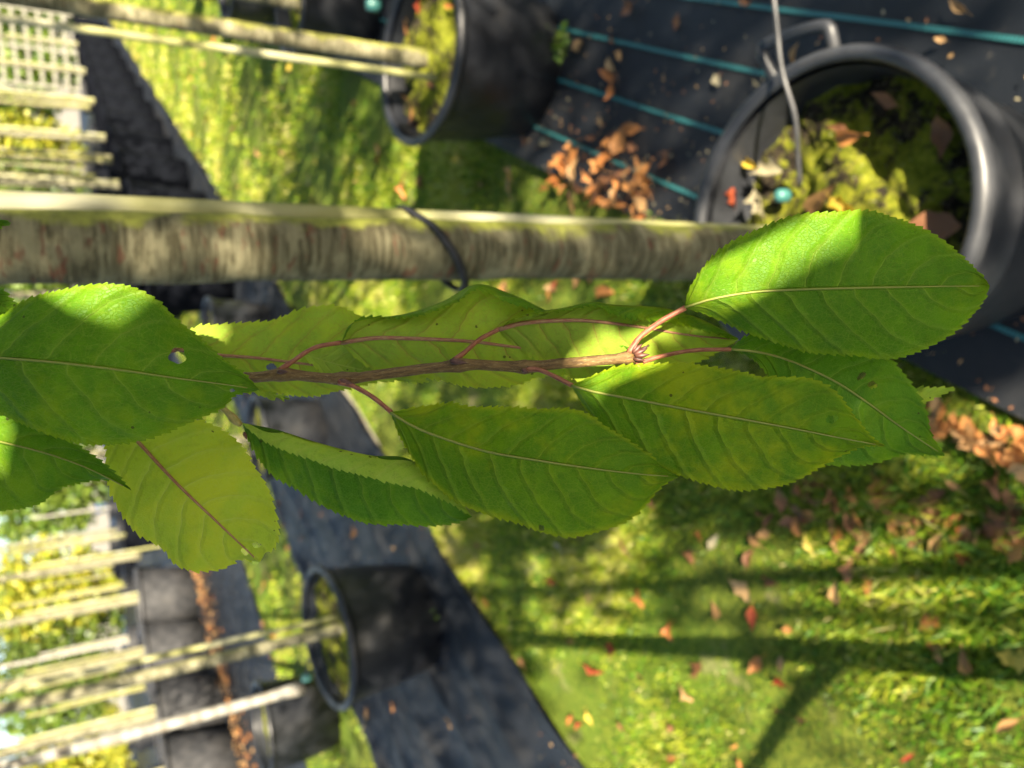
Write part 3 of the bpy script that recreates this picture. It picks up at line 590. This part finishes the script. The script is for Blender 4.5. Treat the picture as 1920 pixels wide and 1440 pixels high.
# ------------------------------------------------------------------ fallen leaves
def fallen_mesh(seed, kind):
    q = random.Random(seed); b = MB(); nu, nv = 9, 5; V = []; F = []
    cu, cr = q.uniform(-.6, 2.0), q.uniform(.1, 1.6); tw = q.uniform(-1.4, 1.4)
    for i in range(nu):
        u = i / (nu - 1); w = math.sin(math.pi * u ** .8) ** 1.15 * (.25 + .09 * q.random()) + .004
        if kind: w *= 1 + .35 * math.sin(u * 15 + seed)
        for j in range(nv):
            v = (j / (nv - 1) - .5) * 2; x = (u - .5); y = v * w
            z = cr * .5 * y * y * 4 + cu * (x * x) * .55 + tw * x * y + .03 * math.sin(9 * x + 7 * y + seed) + .02 * q.random()
            V.append((x, y * (1 - .3 * cr * abs(v)), z))
    z0 = min(p[2] for p in V); V = [(a, b_, c - z0) for a, b_, c in V]
    for i in range(nu - 1):
        for j in range(nv - 1): a = i * nv + j; F.append((a, a + nv, a + nv + 1, a + 1))
    b.add(V, F)
    b.tube([(-.72, .03, .02), (-.6, .01, V[2][2] * .5 + .02), (-.48, 0, V[2][2])], .012, 4)
    return b
FM = {c: [fallen_mesh(k * 7 + 1, k % 3 == 2).mesh('fallen_leaf', m) for k in range(9)] for c, m in DRY.items()}
LABEL = {}
nleaf = 0
def fallen(px, py, c, size, where, h=0., label=None, rz=None, tilt=None):
    global nleaf
    q = g(px, py, h); o = link('fallen_leaf', rnd.choice(FM[c])); nleaf += 1
    o.location = (q[0], q[1], q[2] + .004); size *= rnd.uniform(.75, 1.35); o.scale = (size, size * rnd.uniform(.75, 1.15), size * rnd.uniform(.6, 1.1))
    o.rotation_euler = (rnd.uniform(-.5, .5) if tilt is None else tilt, rnd.uniform(-.45, .45), rnd.uniform(0, 6.28) if rz is None else rz)
    tag(o, label or '%s fallen leaf lying %s' % (c, where), 'leaf', None if label else '%s fallen leaves %s' % (c, where)); return o
GR = .012; FB = .02
# bottom right of the lawn
for (x, y, c, s) in [(1315, 1003, 'orange', .05), (1340, 1015, 'pale', .04), (1418, 1010, 'tan', .06), (1410, 1045, 'brown', .065), (1518, 1014, 'yellow', .05), (1565, 1000, 'orange', .05),
    (1570, 1022, 'tan', .045), (1622, 1030, 'brown', .055), (1682, 1036, 'orange', .045), (1716, 996, 'orange', .055), (1762, 1020, 'tan', .085), (1806, 1000, 'orange', .06), (1808, 1042, 'red', .045),
    (1900, 1028, 'orange', .07), (1397, 1108, 'tan', .065), (1445, 1085, 'brown', .05), (1573, 1108, 'tan', .07), (1630, 1095, 'orange', .05), (1597, 1070, 'brown', .05), (1414, 1160, 'red', .06),
    (1480, 1180, 'orange', .04), (1745, 1165, 'orange', .045), (1752, 1210, 'orange', .05), (1765, 1230, 'tan', .035), (1815, 1242, 'tan', .05), (1908, 1235, 'yellow', .055), (1316, 1255, 'brown', .05),
    (1420, 1246, 'orange', .055), (1468, 1250, 'tan', .045), (1468, 1278, 'red', .045), (1290, 1300, 'tan', .05), (1460, 1330, 'brown', .045), (1505, 1350, 'orange', .04), (1890, 1360, 'tan', .05),
    (1378, 1398, 'orange', .035), (1703, 1420, 'red', .035), (1390, 1432, 'orange', .04), (1108, 1120, 'tan', .06), (1260, 1183, 'orange', .05), (1052, 1030, 'pale', .055), (898, 1038, 'pale', .06),
    (1205, 1120, 'orange', .07), (1040, 1090, 'red', .06), (1075, 1345, 'brown', .05), (1110, 1350, 'yellow', .06), (1170, 1365, 'brown', .055), (1257, 1180, 'orange', .05), (1145, 1218, 'brown', .04), (984, 1245, 'brown', .05), (914, 1130, 'orange', .05),
    (900, 1180, 'tan', .06), (1262, 1420, 'orange', .05), (1300, 1040, 'brown', .05), (1345, 1145, 'tan', .06)]: fallen(x, y, c, s * 1.05, 'on the sunny lawn', GR)
# shaded lawn below the branch and the drift at the fabric edge
for _ in range(58):
    x = rnd.uniform(1420, 1910); y = 905 + (x - 1420) * .05 + rnd.uniform(-25, 95); fallen(x, y, rnd.choice(['brown', 'brown', 'brown', 'orange', 'tan']), rnd.uniform(.04, .065), 'on the shaded lawn below the branch', GR)
for _ in range(48):
    u = rnd.random(); x = 1745 + u * 180; y = 790 + u * 55 + rnd.gauss(0, 22); fallen(x, y, rnd.choice(['orange', 'orange', 'tan']), rnd.uniform(.035, .055), 'in the drift beside the handled pot', FB + rnd.random() * .02)
for _ in range(62):
    u = rnd.random(); x = 1030 + u * 190 + rnd.gauss(0, 12); y = 300 + u * 70 + rnd.gauss(0, 30); fallen(x, y, rnd.choice(['orange', 'orange', 'orange', 'tan', 'brown']), rnd.uniform(.045, .075), 'in the drift behind the thick trunk', FB + rnd.random() * .035)
for (x, y, c, s) in [(1148, 118, 'tan', .07), (1142, 140, 'orange', .08), (1150, 168, 'orange', .07), (1165, 108, 'tan', .05), (1185, 240, 'orange', .07), (1165, 262, 'orange', .075), (1140, 270, 'orange', .07), (1190, 275, 'brown', .06), (1130, 232, 'tan', .04),
    (1180, 18, 'brown', .09), (1272, 40, 'brown', .05), (1250, 300, 'brown', .06), (985, 265, 'orange', .06), (1022, 268, 'pale', .10), (960, 325, 'tan', .08), (1090, 85, 'tan', .05), (1347, 152, 'pale', .035), (1420, 155, 'pale', .03),
    (1400, 5, 'brown', .05), (1800, 12, 'tan', .06), (1765, 75, 'tan', .02), (1832, 235, 'orange', .035), (1898, 255, 'tan', .04), (1495, 100, 'tan', .045), (1150, 75, 'brown', .05),
    (940, 1312, 'orange', .06), (843, 1352, 'tan', .06), (738, 1322, 'orange', .06), (765, 1285, 'brown', .06), (665, 1000, 'orange', .09), (960, 1290, 'brown', .06), (784, 1420, 'brown', .06), (740, 1030, 'tan', .07), (690, 1345, 'pale', .16)]: fallen(x, y, c, s, 'on the black fabric', FB)
for _ in range(48):                              # lawn behind, between the trunks
    x = rnd.uniform(300, 1000); y = rnd.uniform(60, 460); w_ = g(x, y); t_ = w_[:2] @ PV
    if TL + .05 < t_ < TR - .05: fallen(x, y, rnd.choice(['orange', 'tan', 'tan', 'yellow', 'brown']), rnd.uniform(.06, .10), 'on the lawn behind the trunks', GR)
for _ in range(26):
    x = rnd.uniform(900, 1270); y = rnd.uniform(495, 560) if rnd.random() < .6 else rnd.uniform(900, 1400); w_ = g(x, y); t_ = w_[:2] @ PV
    if TL + .05 < t_ < TR - .05: fallen(x, y, rnd.choice(['orange', 'tan', 'brown', 'red']), rnd.uniform(.05, .07), 'on the dappled lawn by the branch', GR)
# leaves on the moss of pot A and pot B
for (x, y, c, s, lb) in [(1592, 256, 'orange', .062, 'orange leaf lying on the moss inside the handled pot'), (1548, 372, 'tan', .09, 'large tan leaf beside the teal dripper in the pot'), (1380, 372, 'red', .06, 'dark red leaf at the inner wall of the handled pot'),
    (1366, 352, 'orange', .05, 'small orange leaf touching the red leaf in the pot'), (1408, 305, 'yellow', .055, 'yellow tan leaf by the far wall inside the pot'), (1440, 325, 'pale', .06, 'pale cream leaf on the moss inside the pot'), (1665, 185, 'brown', .045, 'small brown leaf in the dark of the pot'),
    (1575, 240, 'brown', .04, 'brown leaf tucked under the orange leaf in the pot'), (1430, 383, 'pale', .05, 'pinkish pale leaf beside the red leaf in the pot'), (1770, 250, 'brown', .06, 'rusty leaf against the shaded wall of the pot'), (1765, 430, 'brown', .07, 'brown leaf low on the shaded side of the pot'), (1590, 395, 'yellow', .06, 'yellow leaf under the large tan leaf in the pot')]:
    fallen(x, y, c, s, '', .375, lb)
for (x, y, c, s) in [(765, 55, 'orange', .07), (790, 12, 'red', .07), (845, 12, 'orange', .06), (775, 200, 'orange', .08), (812, 160, 'brown', .05), (760, 30, 'tan', .06)]: fallen(x, y, c, s, 'in the pot with the slender trunk', .385)
# uncounted litter: strip of brown leaves between the far pot rows, crumbs on the fabric
def litter(name, pts, size, mats, label):
    b = MB()
    for (x, y, z) in pts:
        a = rnd.random() * 6.28; s_ = size * rnd.uniform(.6, 1.3); c, d = math.cos(a) * s_, math.sin(a) * s_; zz = [rnd.uniform(0, .5) * size for _ in range(4)]
        b.add([(x - c / 2, y - d / 2, z + zz[0]), (x - d * .25, y + c * .25, z + zz[1]), (x + c / 2, y + d / 2, z + zz[2]), (x + d * .25, y - c * .25, z + zz[3])], [(0, 3, 2, 1)], None, rnd.randrange(len(mats)))
    tag(b.build(name, mats), label, 'leaf litter', None, 'stuff')
pl = []
for _ in range(2600): s = rnd.uniform(3, 24); pl.append(W(s, -8.75 + rnd.gauss(0, .30 + .12 * math.sin(s * 2.3)) - .02 * s + .1 * math.sin(s * 1.7), .02 + rnd.random() * .03))
litter('leaf_litter', pl, .085, [DRY['orange'], DRY['tan'], DRY['brown'], DRY['tan']], 'drifted strip of orange brown leaves before the big grey pots')
pl = []
for _ in range(420): s = rnd.uniform(2, 22); pl.append(W(s, rnd.uniform(-6.2, -3.3), .03))
for _ in range(160): s = rnd.uniform(9, 30); pl.append(W(s, rnd.uniform(TL, TR), .03))
litter('leaf_litter', pl, .09, [DRY['orange'], DRY['tan'], DRY['brown']], 'sparse brown leaves blown over the left fabric and grass strip')
pl = []
for _ in range(700): s = rnd.uniform(.2, 3.2); q = W(s, TR + abs(rnd.gauss(0, .35)) - .02, .02); pl.append(q)
for _ in range(500): s = rnd.uniform(1., 4); q = W(s, TL - abs(rnd.gauss(0, .4)), .022); pl.append(q)
litter('soil_crumbs', pl, .011, [DRY['tan'], DRY['brown'], DRY['pale']], 'small crumbs and specks of bark scattered on the black fabric')
# small weeds growing at the fabric edge
for i, (x, y) in enumerate([(1068, 85), (822, 1158), (1910, 320)]):
    q = g(x, y); o = empty('weed', (q[0], q[1], .015)); tag(o, ['small green weed at the foot of the yellow-leaved pot', 'small green weed at the foot of the wide shaded pot', 'small green weed beside the handled pot'][i], 'weed')
    link('foliage', crown_mesh('weed_leaves', 40, .045, .03, 60 + i, CROWNY if i == 2 else CROWN, .04), o, (0, 0, .03))

# ------------------------------------------------------------------ the hanging branch
BR = empty('cherry_branch', tuple(P(1190, 668, .305))); tag(BR, 'leafy cherry branch hanging in front of the trunks, with toothed green leaves', 'branch')
BO = np.array(BR.location)
def part(b, name, mats, parent=None): return b.build(name, mats, parent if parent is not None else BR)
def tooth(n, L, seed, amp, sp):                  # saw-tooth margin, teeth lean to the tip
    q = np.random.default_rng(seed); x = np.linspace(0, L, n); out = np.zeros(n); fw = np.zeros(n); p = 0.
    while p < L:
        w = sp * q.uniform(.7, 1.4); a = amp * q.uniform(.6, 1.25); k = (x >= p) & (x < p + w); f = (x[k] - p) / w
        out[k] = a * np.where(f < .78, f / .78, (1 - f) / .22); p += w
    return out
def leaf(mid, up, lo, z, mats, dz_up=(0, 0), dz_lo=(0, 0), bow=0., wave=.0015, seed=0, nu=260, nv=22, holes=(), flap_up=None, flap_lo=None, fl_dz=-.006, tmat=(0, 0, 1, 1), rib=RIB, ribr=.00042, teeth=(5.2, 14.), pet=None, petm=PET, petr=.0011, side=-1, label=None):
    """mid / up / lo: midrib and margins, base to tip; z: depth at base, middle and tip (metres from the lens)."""
    m = spline(mid, nu); q = np.random.default_rng(seed); ph = q.random(8) * 6.28
    u = np.linspace(0, 1, nu); zc = np.interp(u, np.linspace(0, 1, len(z)), z); zc = np.convolve(np.pad(zc, 20, 'edge'), np.ones(41) / 41, 'valid')
    b = MB()
    for sd, (mar, flap, dz) in enumerate(((up, flap_up, dz_up), (lo, flap_lo, dz_lo))):
        e = spline(mar, nu); Lm = np.linalg.norm(np.diff(e, axis=0), axis=1).sum()
        def teethed(c, inner, amp):
            t = np.gradient(c, axis=0); t /= np.maximum(np.linalg.norm(t, axis=1), 1e-6)[:, None]
            o = c - inner; n_ = np.stack([-t[:, 1], t[:, 0]], 1); n_ *= np.sign((n_ * o).sum(1))[:, None]
            th = tooth(nu, Lm, seed * 2 + sd, amp, teeth[1]) * np.sin(np.clip(u * 12, 0, 1.57)) * np.clip((1 - u) * 25, 0, 1)
            lg = 1.6 * (np.sin(u * 17 + ph[3 + sd]) + np.sin(u * 29 + ph[5])) * np.sin(np.pi * u)
            return n_ * lg[:, None], n_ * th[:, None] + t * (th * .8)[:, None]
        lg_, tt_ = (0 * e, 0 * e) if flap is not None else teethed(e, m, teeth[0])
        edge = e
        rows = []
        for j in range(nv + 1):
            v = 1 - (1 - j / nv) ** 1.25; c = m + (edge + lg_ - m) * v + tt_ * max(0., (v - .93) / .07)
            zz = zc + (dz[0] + (dz[1] - dz[0]) * u) * v ** 1.5 * np.sin(np.clip(np.pi * u, 0, np.pi)) ** .5 + bow * np.sin(np.pi * u) * v * v \
                + wave * v * v * (np.sin(u * 13 + ph[sd]) + .6 * np.sin(u * 23 + ph[2 + sd]) + .35 * np.sin(u * 41 + ph[4 + sd]))
            rows.append((c, zz, v * (1 if sd == 0 else -1), tmat[sd]))
        if flap is not None:
            fb = spline(flap, nu); lg_, tt_ = teethed(fb, e, teeth[0]); fe = fb + lg_ * .5; z_e = rows[-1][1]
            for j in range(1, 6):
                v = j / 5; rows.append((edge + (fe - edge) * v + (tt_ if j == 5 else 0), z_e + fl_dz * math.sin(v * 1.5) * np.sin(np.pi * u) ** .6, (1 - .35 * v) * (1 if sd == 0 else -1), tmat[2 + sd]))
        for (c, zz, v, mi) in rows: pass
        C2 = np.array([r_[0] for r_ in rows]); ZZ = np.array([r_[1] for r_ in rows]); nr = len(rows); alive = np.ones((nr, nu), bool)
        for (hx, hy, hr, el, ha) in holes:
            dx, dy = C2[..., 0] - hx, C2[..., 1] - hy; ca, sa = math.cos(ha), math.sin(ha); a_, b_ = (dx * ca + dy * sa), (-dx * sa + dy * ca) / el; rr = np.hypot(a_, b_)
            an = np.arctan2(b_, a_); tgt = hr * (1 + .10 * np.sin(3 * an + hx) + .07 * np.sin(5 * an + hy)); alive &= rr > tgt * .72
            sn = (rr > tgt * .72) & (rr < tgt * 1.0); k = np.where(sn, tgt / np.maximum(rr, .1), 1.)
            na, nb = a_ * k, b_ * k * el; C2[..., 0] = np.where(sn, hx + na * ca - nb * sa, C2[..., 0]); C2[..., 1] = np.where(sn, hy + na * sa + nb * ca, C2[..., 1])
        rays = np.stack([C2[..., 0] - 960, C2[..., 1] - 720, np.full(C2.shape[:2], FPX)], -1) @ CM.T / FPX
        V = CC + rays * ZZ[..., None] - BO
        F = []; FI = []
        for i in range(nr - 1):
            for k in range(nu - 1):
                if alive[i, k] and alive[i + 1, k] and alive[i, k + 1] and alive[i + 1, k + 1]: F.append((i * nu + k, i * nu + k + 1, (i + 1) * nu + k + 1, (i + 1) * nu + k)); FI.append(rows[i + 1][3])
        n0 = b.n; b.add(V.reshape(-1, 3), F, [(u[k], rows[i][2]) for i in range(nr) for k in range(nu)]); b.m[-len(F):] = FI
    o = part(b, 'leaf', mats)
    if label: o['label'] = label
    if rib is not None:
        step = 10; idx = list(range(0, nu, step)); pts = []; rad = []
        for k in idx: pts.append(CC + CM @ np.array([m[k, 0] - 960, m[k, 1] - 720, FPX]) / FPX * (zc[k] + side * .00015) - BO); rad.append(ribr * (1 - .8 * u[k]) + .0001)
        rb = MB(); rb.tube(pts, rad, 8); part(rb, 'midrib', rib, o)
    if pet is not None:
        pp = [P(x, y, d_) - BO for x, y, d_ in pet]; pp = spline(pp, 22); pb = MB(); pb.tube(pp, [petr * (1.25 - .45 * min(1, k / 6)) if k < 6 else petr * .85 + petr * .1 * math.sin(k) * .3 for k in range(22)], 10); part(pb, 'petiole', petm, o)
    return o

# stem of the branch
stem = [(-260, 655, .40), (-60, 672, .372), (200, 690, .345), (380, 702, .325), (470, 708, .317), (530, 702, .314), (600, 708, .3125), (650, 710, .312), (760, 696, .310), (850, 686, .308), (900, 684, .3075), (980, 688, .307), (1050, 682, .306), (1120, 676, .3055), (1165, 672, .305), (1192, 667, .305)]
sp_ = spline([P(*q) - BO for q in stem], 110); radS = []
nodes = [530, 645, 860, 985, 1185]
for p in sp_:
    c = CM.T @ (p + BO - CC); x = c[0] / c[2] * FPX + 960
    radS.append(.0021 + .0007 * max(0, (600 - x) / 900) + .0009 * sum(math.exp(-((x - nd) / 17) ** 2) for nd in nodes))
b = MB(); b.tube(sp_, radS, 18, wob=.035); part(b, 'stem', TWIG)
b = MB()                                         # it grows from the tree beside the photographer
up = sp_[0]; tr = np.array([-.36, -.2, 2.25]) - BO
b.tube(spline([up - (sp_[1] - sp_[0]) * .2, up + (tr - up) * .35 + np.array([.03, .06, .10]), up + (tr - up) * .7 + np.array([.0, .03, .08]), tr], 26), [.0030 + .006 * k / 25 for k in range(26)], 12, wob=.03); part(b, 'limb', TWIG)
b = MB(); b.tube(spline([P(330, 715, .322) - BO, P(380, 740, .318) - BO, P(418, 766, .315) - BO, P(442, 789, .313) - BO, P(452, 797, .313) - BO], 18), [.0013, .0013] + [.0012] * 12 + [.0015, .0019, .0016, .001], 10); part(b, 'side_twig', PETG)
def bud(x, y, z, dx, dy, l, r):
    a = P(x, y, z) - BO; e = P(x + dx, y + dy, z - .0006) - BO; d = (e - a) / np.linalg.norm(e - a); L = l
    b = MB(); b.tube([a + d * L * k for k in (-.1, .12, .35, .6, .85, 1.)], [r * .6, r * .95, r, r * .75, r * .35, r * .06], 8, wob=.05); part(b, 'bud', BUD)
for args in [(1188, 661, .3025, 14, -14, .0048, .0011), (1192, 664, .3015, 16, -8, .0052, .0011), (1194, 668, .301, 14, -2, .0050, .0011), (1190, 672, .302, 14, 3, .0042, .001), (1186, 660, .303, 8, -14, .0040, .0009), (1198, 660, .3035, 14, -10, .0046, .0010),
             (848, 679, .3045, 20, 1, .0062, .0010), (846, 676, .305, 18, 0, .0046, .0009), (640, 714, .3085, 20, 5, .0055, .0012), (648, 719, .308, 16, 4, .0048, .0010), (522, 697, .3105, 18, 0, .0042, .0010), (980, 694, .3035, 10, 4, .0026, .001), (458, 812, .3125, 4, 10, .0030, .0008)]: bud(*args)

# --- leaves, one by one (upper side unless said)
leaf([(1283, 577), (1330, 562), (1400, 549), (1470, 544), (1560, 541), (1650, 539), (1760, 537), (1856, 536)],
     [(1283, 577), (1292, 545), (1318, 505), (1360, 463), (1410, 434), (1470, 412), (1540, 400), (1610, 397), (1660, 403), (1720, 424), (1770, 455), (1812, 490), (1842, 518), (1856, 536)],
     [(1283, 577), (1320, 588), (1370, 609), (1420, 630), (1480, 648), (1540, 660), (1600, 668), (1650, 671), (1700, 665), (1755, 642), (1800, 612), (1838, 572), (1856, 536)],
     (.300, .290, .296), [LT], (-.004, -.001), (.010, .008), seed=1, pet=[(1180, 662, .304), (1200, 632, .303), (1240, 602, .3015), (1285, 577, .3)], petr=.00125, label='broad leaf lit by a patch of sun')
leaf([(1071, 723), (1120, 736), (1180, 747), (1260, 762), (1330, 775), (1420, 791), (1500, 806), (1580, 822), (1662, 837)],
     [(1071, 723), (1110, 706), (1170, 686), (1240, 682), (1300, 686), (1370, 695), (1428, 709), (1445, 706), (1500, 707), (1532, 716), (1570, 742), (1605, 785), (1635, 822), (1662, 837)],
     [(1071, 723), (1095, 762), (1130, 802), (1180, 842), (1230, 872), (1290, 898), (1350, 912), (1420, 915), (1480, 905), (1530, 879), (1575, 855), (1620, 835), (1662, 837)],
     (.302, .286, .284), [LT2], (-.001, .002), (.008, .006), seed=2, holes=[(1560, 786, 12, .55, -.25), (1335, 782, 2.2, 1, 0)], pet=[(985, 691, .3055), (1012, 694, .304), (1040, 706, .303), (1073, 723, .302)], label='long leaf with one brown-edged hole')
leaf([(732, 773), (770, 797), (820, 818), (910, 846), (1000, 862), (1100, 877), (1200, 889), (1272, 894)],
     [(732, 773), (780, 764), (850, 758), (872, 763), (960, 765), (1040, 767), (1095, 778), (1150, 808), (1200, 842), (1245, 872), (1272, 894)],
     [(732, 773), (748, 812), (775, 858), (805, 898), (850, 938), (905, 958), (960, 976), (1020, 998), (1080, 1006), (1140, 990), (1195, 960), (1240, 912), (1272, 894)],
     (.304, .291, .297), [LT2], (.001, .003), (.007, .006), seed=3, holes=[(1015, 989, 6, .8, .3)], pet=[(636, 716, .309), (662, 724, .3075), (698, 744, .306), (734, 773, .304)])
leaf([(455, 793), (520, 812), (600, 836), (690, 857), (760, 872), (830, 915), (886, 969)],
     [(455, 793), (520, 806), (600, 831), (690, 853), (765, 860), (835, 908), (886, 969)],
     [(455, 797), (475, 842), (510, 886), (565, 922), (640, 965), (720, 981), (800, 985), (850, 980), (886, 969)],
     (.313, .310, .318), [LD, LU], (.001, .001), (.010, .004), seed=4, flap_up=[(455, 796), (500, 828), (560, 853), (640, 879), (720, 901), (790, 917), (840, 940), (886, 969)], fl_dz=-.012, rib=None, tmat=(0, 0, 1, 1), label='narrow leaf folded along its midrib')
leaf([(640, 643), (700, 634), (780, 635), (880, 640), (960, 650), (1060, 662), (1160, 672), (1250, 676)],
     [(640, 643), (655, 610), (690, 598), (760, 588), (830, 565), (893, 533), (960, 552), (1010, 575), (1100, 620), (1180, 650), (1250, 676)],
     [(640, 643), (665, 668), (700, 690), (760, 702), (830, 714), (900, 723), (965, 722), (1010, 706), (1100, 700), (1180, 690), (1250, 676)],
     (.324, .322, .330), [LUR, LT], (.004, .004), (.010, .010), wave=.002, seed=5, flap_up=[(640, 643), (668, 601), (720, 594), (770, 592), (815, 581), (858, 562), (896, 540), (950, 566), (1010, 582), (1100, 624), (1180, 652), (1250, 676)], fl_dz=-.009, rib=RIBR, ribr=.0009, pet=[(524, 695, .313), (548, 678, .314), (590, 652, .319), (640, 642, .324)], label='leaf showing its pale underside with a rolled edge')
leaf([(935, 618), (980, 606), (1050, 601), (1110, 602), (1200, 613), (1290, 628), (1384, 637)],
     [(935, 618), (960, 598), (1000, 585), (1050, 578), (1110, 566), (1150, 571), (1240, 577), (1310, 596), (1384, 634)],
     [(935, 618), (955, 640), (1000, 668), (1050, 692), (1095, 716), (1140, 706), (1200, 692), (1260, 687), (1320, 672), (1384, 637)],
     (.3185, .3195, .325), [LUR, LT2], (.001, .002), (.009, .008), wave=.0018, seed=6, flap_up=[(935, 618), (965, 597), (1005, 587), (1055, 581), (1110, 570), (1160, 592), (1235, 600), (1300, 612), (1384, 637)], fl_dz=-.007, rib=RIBR, ribr=.00095, pet=[(852, 676, .3075), (872, 660, .310), (900, 636, .315), (936, 617, .3185)], label='leaf curling over its own reddish midrib')
leaf([(330, 655), (400, 665), (480, 671), (560, 681), (640, 690), (720, 698), (790, 708)],
     [(330, 655), (365, 616), (425, 607), (500, 605), (560, 583), (625, 572), (662, 587), (700, 625), (750, 675), (790, 708)],
     [(330, 655), (380, 690), (440, 715), (500, 733), (545, 740), (600, 742), (645, 727), (720, 714), (790, 708)],
     (.337, .335, .337), [LUR], (.002, .002), (.006, .006), seed=7, holes=[(509, 688, 10, .6, .1)], rib=RIBR, ribr=.0008, pet=[(240, 690, .342), (290, 668, .339), (332, 655, .337)], label='pale underside of a leaf behind the stem')
leaf([(-330, 640), (-200, 652), (-80, 664), (0, 671), (100, 679), (220, 693), (330, 709), (430, 722), (486, 731)],
     [(-330, 640), (-280, 620), (-160, 605), (-60, 603), (0, 593), (50, 564), (100, 548), (180, 536), (250, 540), (300, 565), (332, 600), (380, 641), (420, 676), (458, 702), (486, 731)],
     [(-330, 640), (-280, 690), (-180, 740), (-80, 760), (0, 774), (60, 801), (120, 822), (180, 832), (250, 830), (300, 815), (360, 787), (415, 765), (440, 741), (486, 731)],
     (.285, .262, .288), [LT], (.004, .003), (.006, .008), seed=8, nu=330, nv=26, holes=[(333, 667, 16, .95, .2), (435, 732, 4, .8, .3)], pet=[(-440, 650, .37), (-390, 640, .32), (-330, 640, .285)], label='large leaf with a round bite hole')
leaf([(-260, 780), (-120, 800), (0, 828), (80, 848), (150, 872), (200, 895), (247, 920)],
     [(-260, 780), (-160, 750), (-60, 740), (0, 755), (60, 790), (120, 822), (165, 848), (200, 875), (247, 920)],
     [(-260, 780), (-200, 850), (-120, 920), (-40, 952), (20, 954), (72, 944), (110, 916), (152, 905), (195, 898), (228, 907), (247, 920)],
     (.30, .284, .292), [LD], (.002, .002), (.004, .002), seed=9, pet=[(-400, 740, .37), (-330, 760, .33), (-260, 780, .3)], label='dark green leaf tapering to a hooked tip')
leaf([(225, 795), (262, 832), (330, 905), (400, 972), (440, 1010), (486, 1054)],
     [(225, 795), (290, 785), (350, 785), (392, 795), (430, 820), (462, 850), (492, 900), (514, 955), (521, 1000), (512, 1026), (498, 1040), (486, 1054)],
     [(225, 795), (200, 840), (205, 900), (226, 960), (262, 1002), (308, 1030), (330, 1054), (370, 1070), (415, 1067), (448, 1048), (486, 1054)],
     (.322, .318, .322), [LY], (-.001, .002), (.004, .004), seed=10, holes=[(459, 1034, 8, .7, .8), (481, 1022, 8, .6, .2), (500, 1045, 12, .6, -.9)], rib=RIBR, ribr=.0008, teeth=(6., 15.), pet=[(170, 700, .34), (190, 750, .33), (225, 795, .322)], label='yellow-green underside of a leaf with a bitten tip')
leaf([(1368, 655), (1420, 660), (1480, 676), (1560, 712), (1620, 750), (1680, 794), (1730, 828), (1772, 855)],
     [(1368, 655), (1400, 632), (1450, 622), (1540, 630), (1620, 650), (1670, 672), (1705, 718), (1735, 770), (1745, 815), (1772, 855)],
     [(1368, 655), (1410, 670), (1440, 705), (1470, 780), (1500, 850), (1555, 873), (1610, 870), (1660, 861), (1700, 850), (1740, 852), (1772, 855)],
     (.308, .312, .316), [LD], (.006, .002), (.004, .002), seed=11, holes=[(1615, 705, 9, .5, -.5), (1635, 722, 10, .5, .1)], pet=[(1192, 682, .305), (1240, 668, .306), (1300, 657, .307), (1370, 655, .308)], petr=.0010, label='leaf hidden behind the two front leaves, with slit holes')
leaf([(1600, 730), (1660, 742), (1720, 745), (1793, 728)], [(1600, 730), (1650, 724), (1700, 728), (1750, 728), (1793, 728)], [(1600, 730), (1650, 762), (1700, 764), (1745, 748), (1793, 728)], (.335, .338, .340), [LU], seed=12, nu=90, nv=6, rib=None, label='slim leaf tip poking out behind')
leaf([(-120, 560), (-40, 566), (38, 578)], [(-120, 560), (-60, 530), (0, 545), (20, 560), (38, 578)], [(-120, 560), (-60, 592), (0, 598), (38, 578)], (.31, .312, .313), [LD], seed=13, nu=90, nv=6, rib=None)
leaf([(-90, 418), (-40, 420), (22, 418)], [(-90, 418), (-40, 404), (0, 413), (22, 418)], [(-90, 418), (-40, 434), (0, 425), (22, 418)], (.33, .33, .33), [LD], seed=14, nu=70, nv=6, rib=None)
leaf([(440, 722), (490, 734), (543, 748)], [(440, 722), (490, 730), (543, 748)], [(440, 722), (495, 743), (543, 748)], (.325, .326, .327), [LU], seed=15, nu=60, nv=5, rib=None)
leaf([(560, 660), (620, 680), (720, 702), (805, 716)], [(560, 660), (640, 650), (730, 672), (805, 716)], [(560, 660), (620, 704), (720, 712), (805, 716)], (.332, .334, .335), [LU], seed=16, nu=120, nv=6, rib=None)
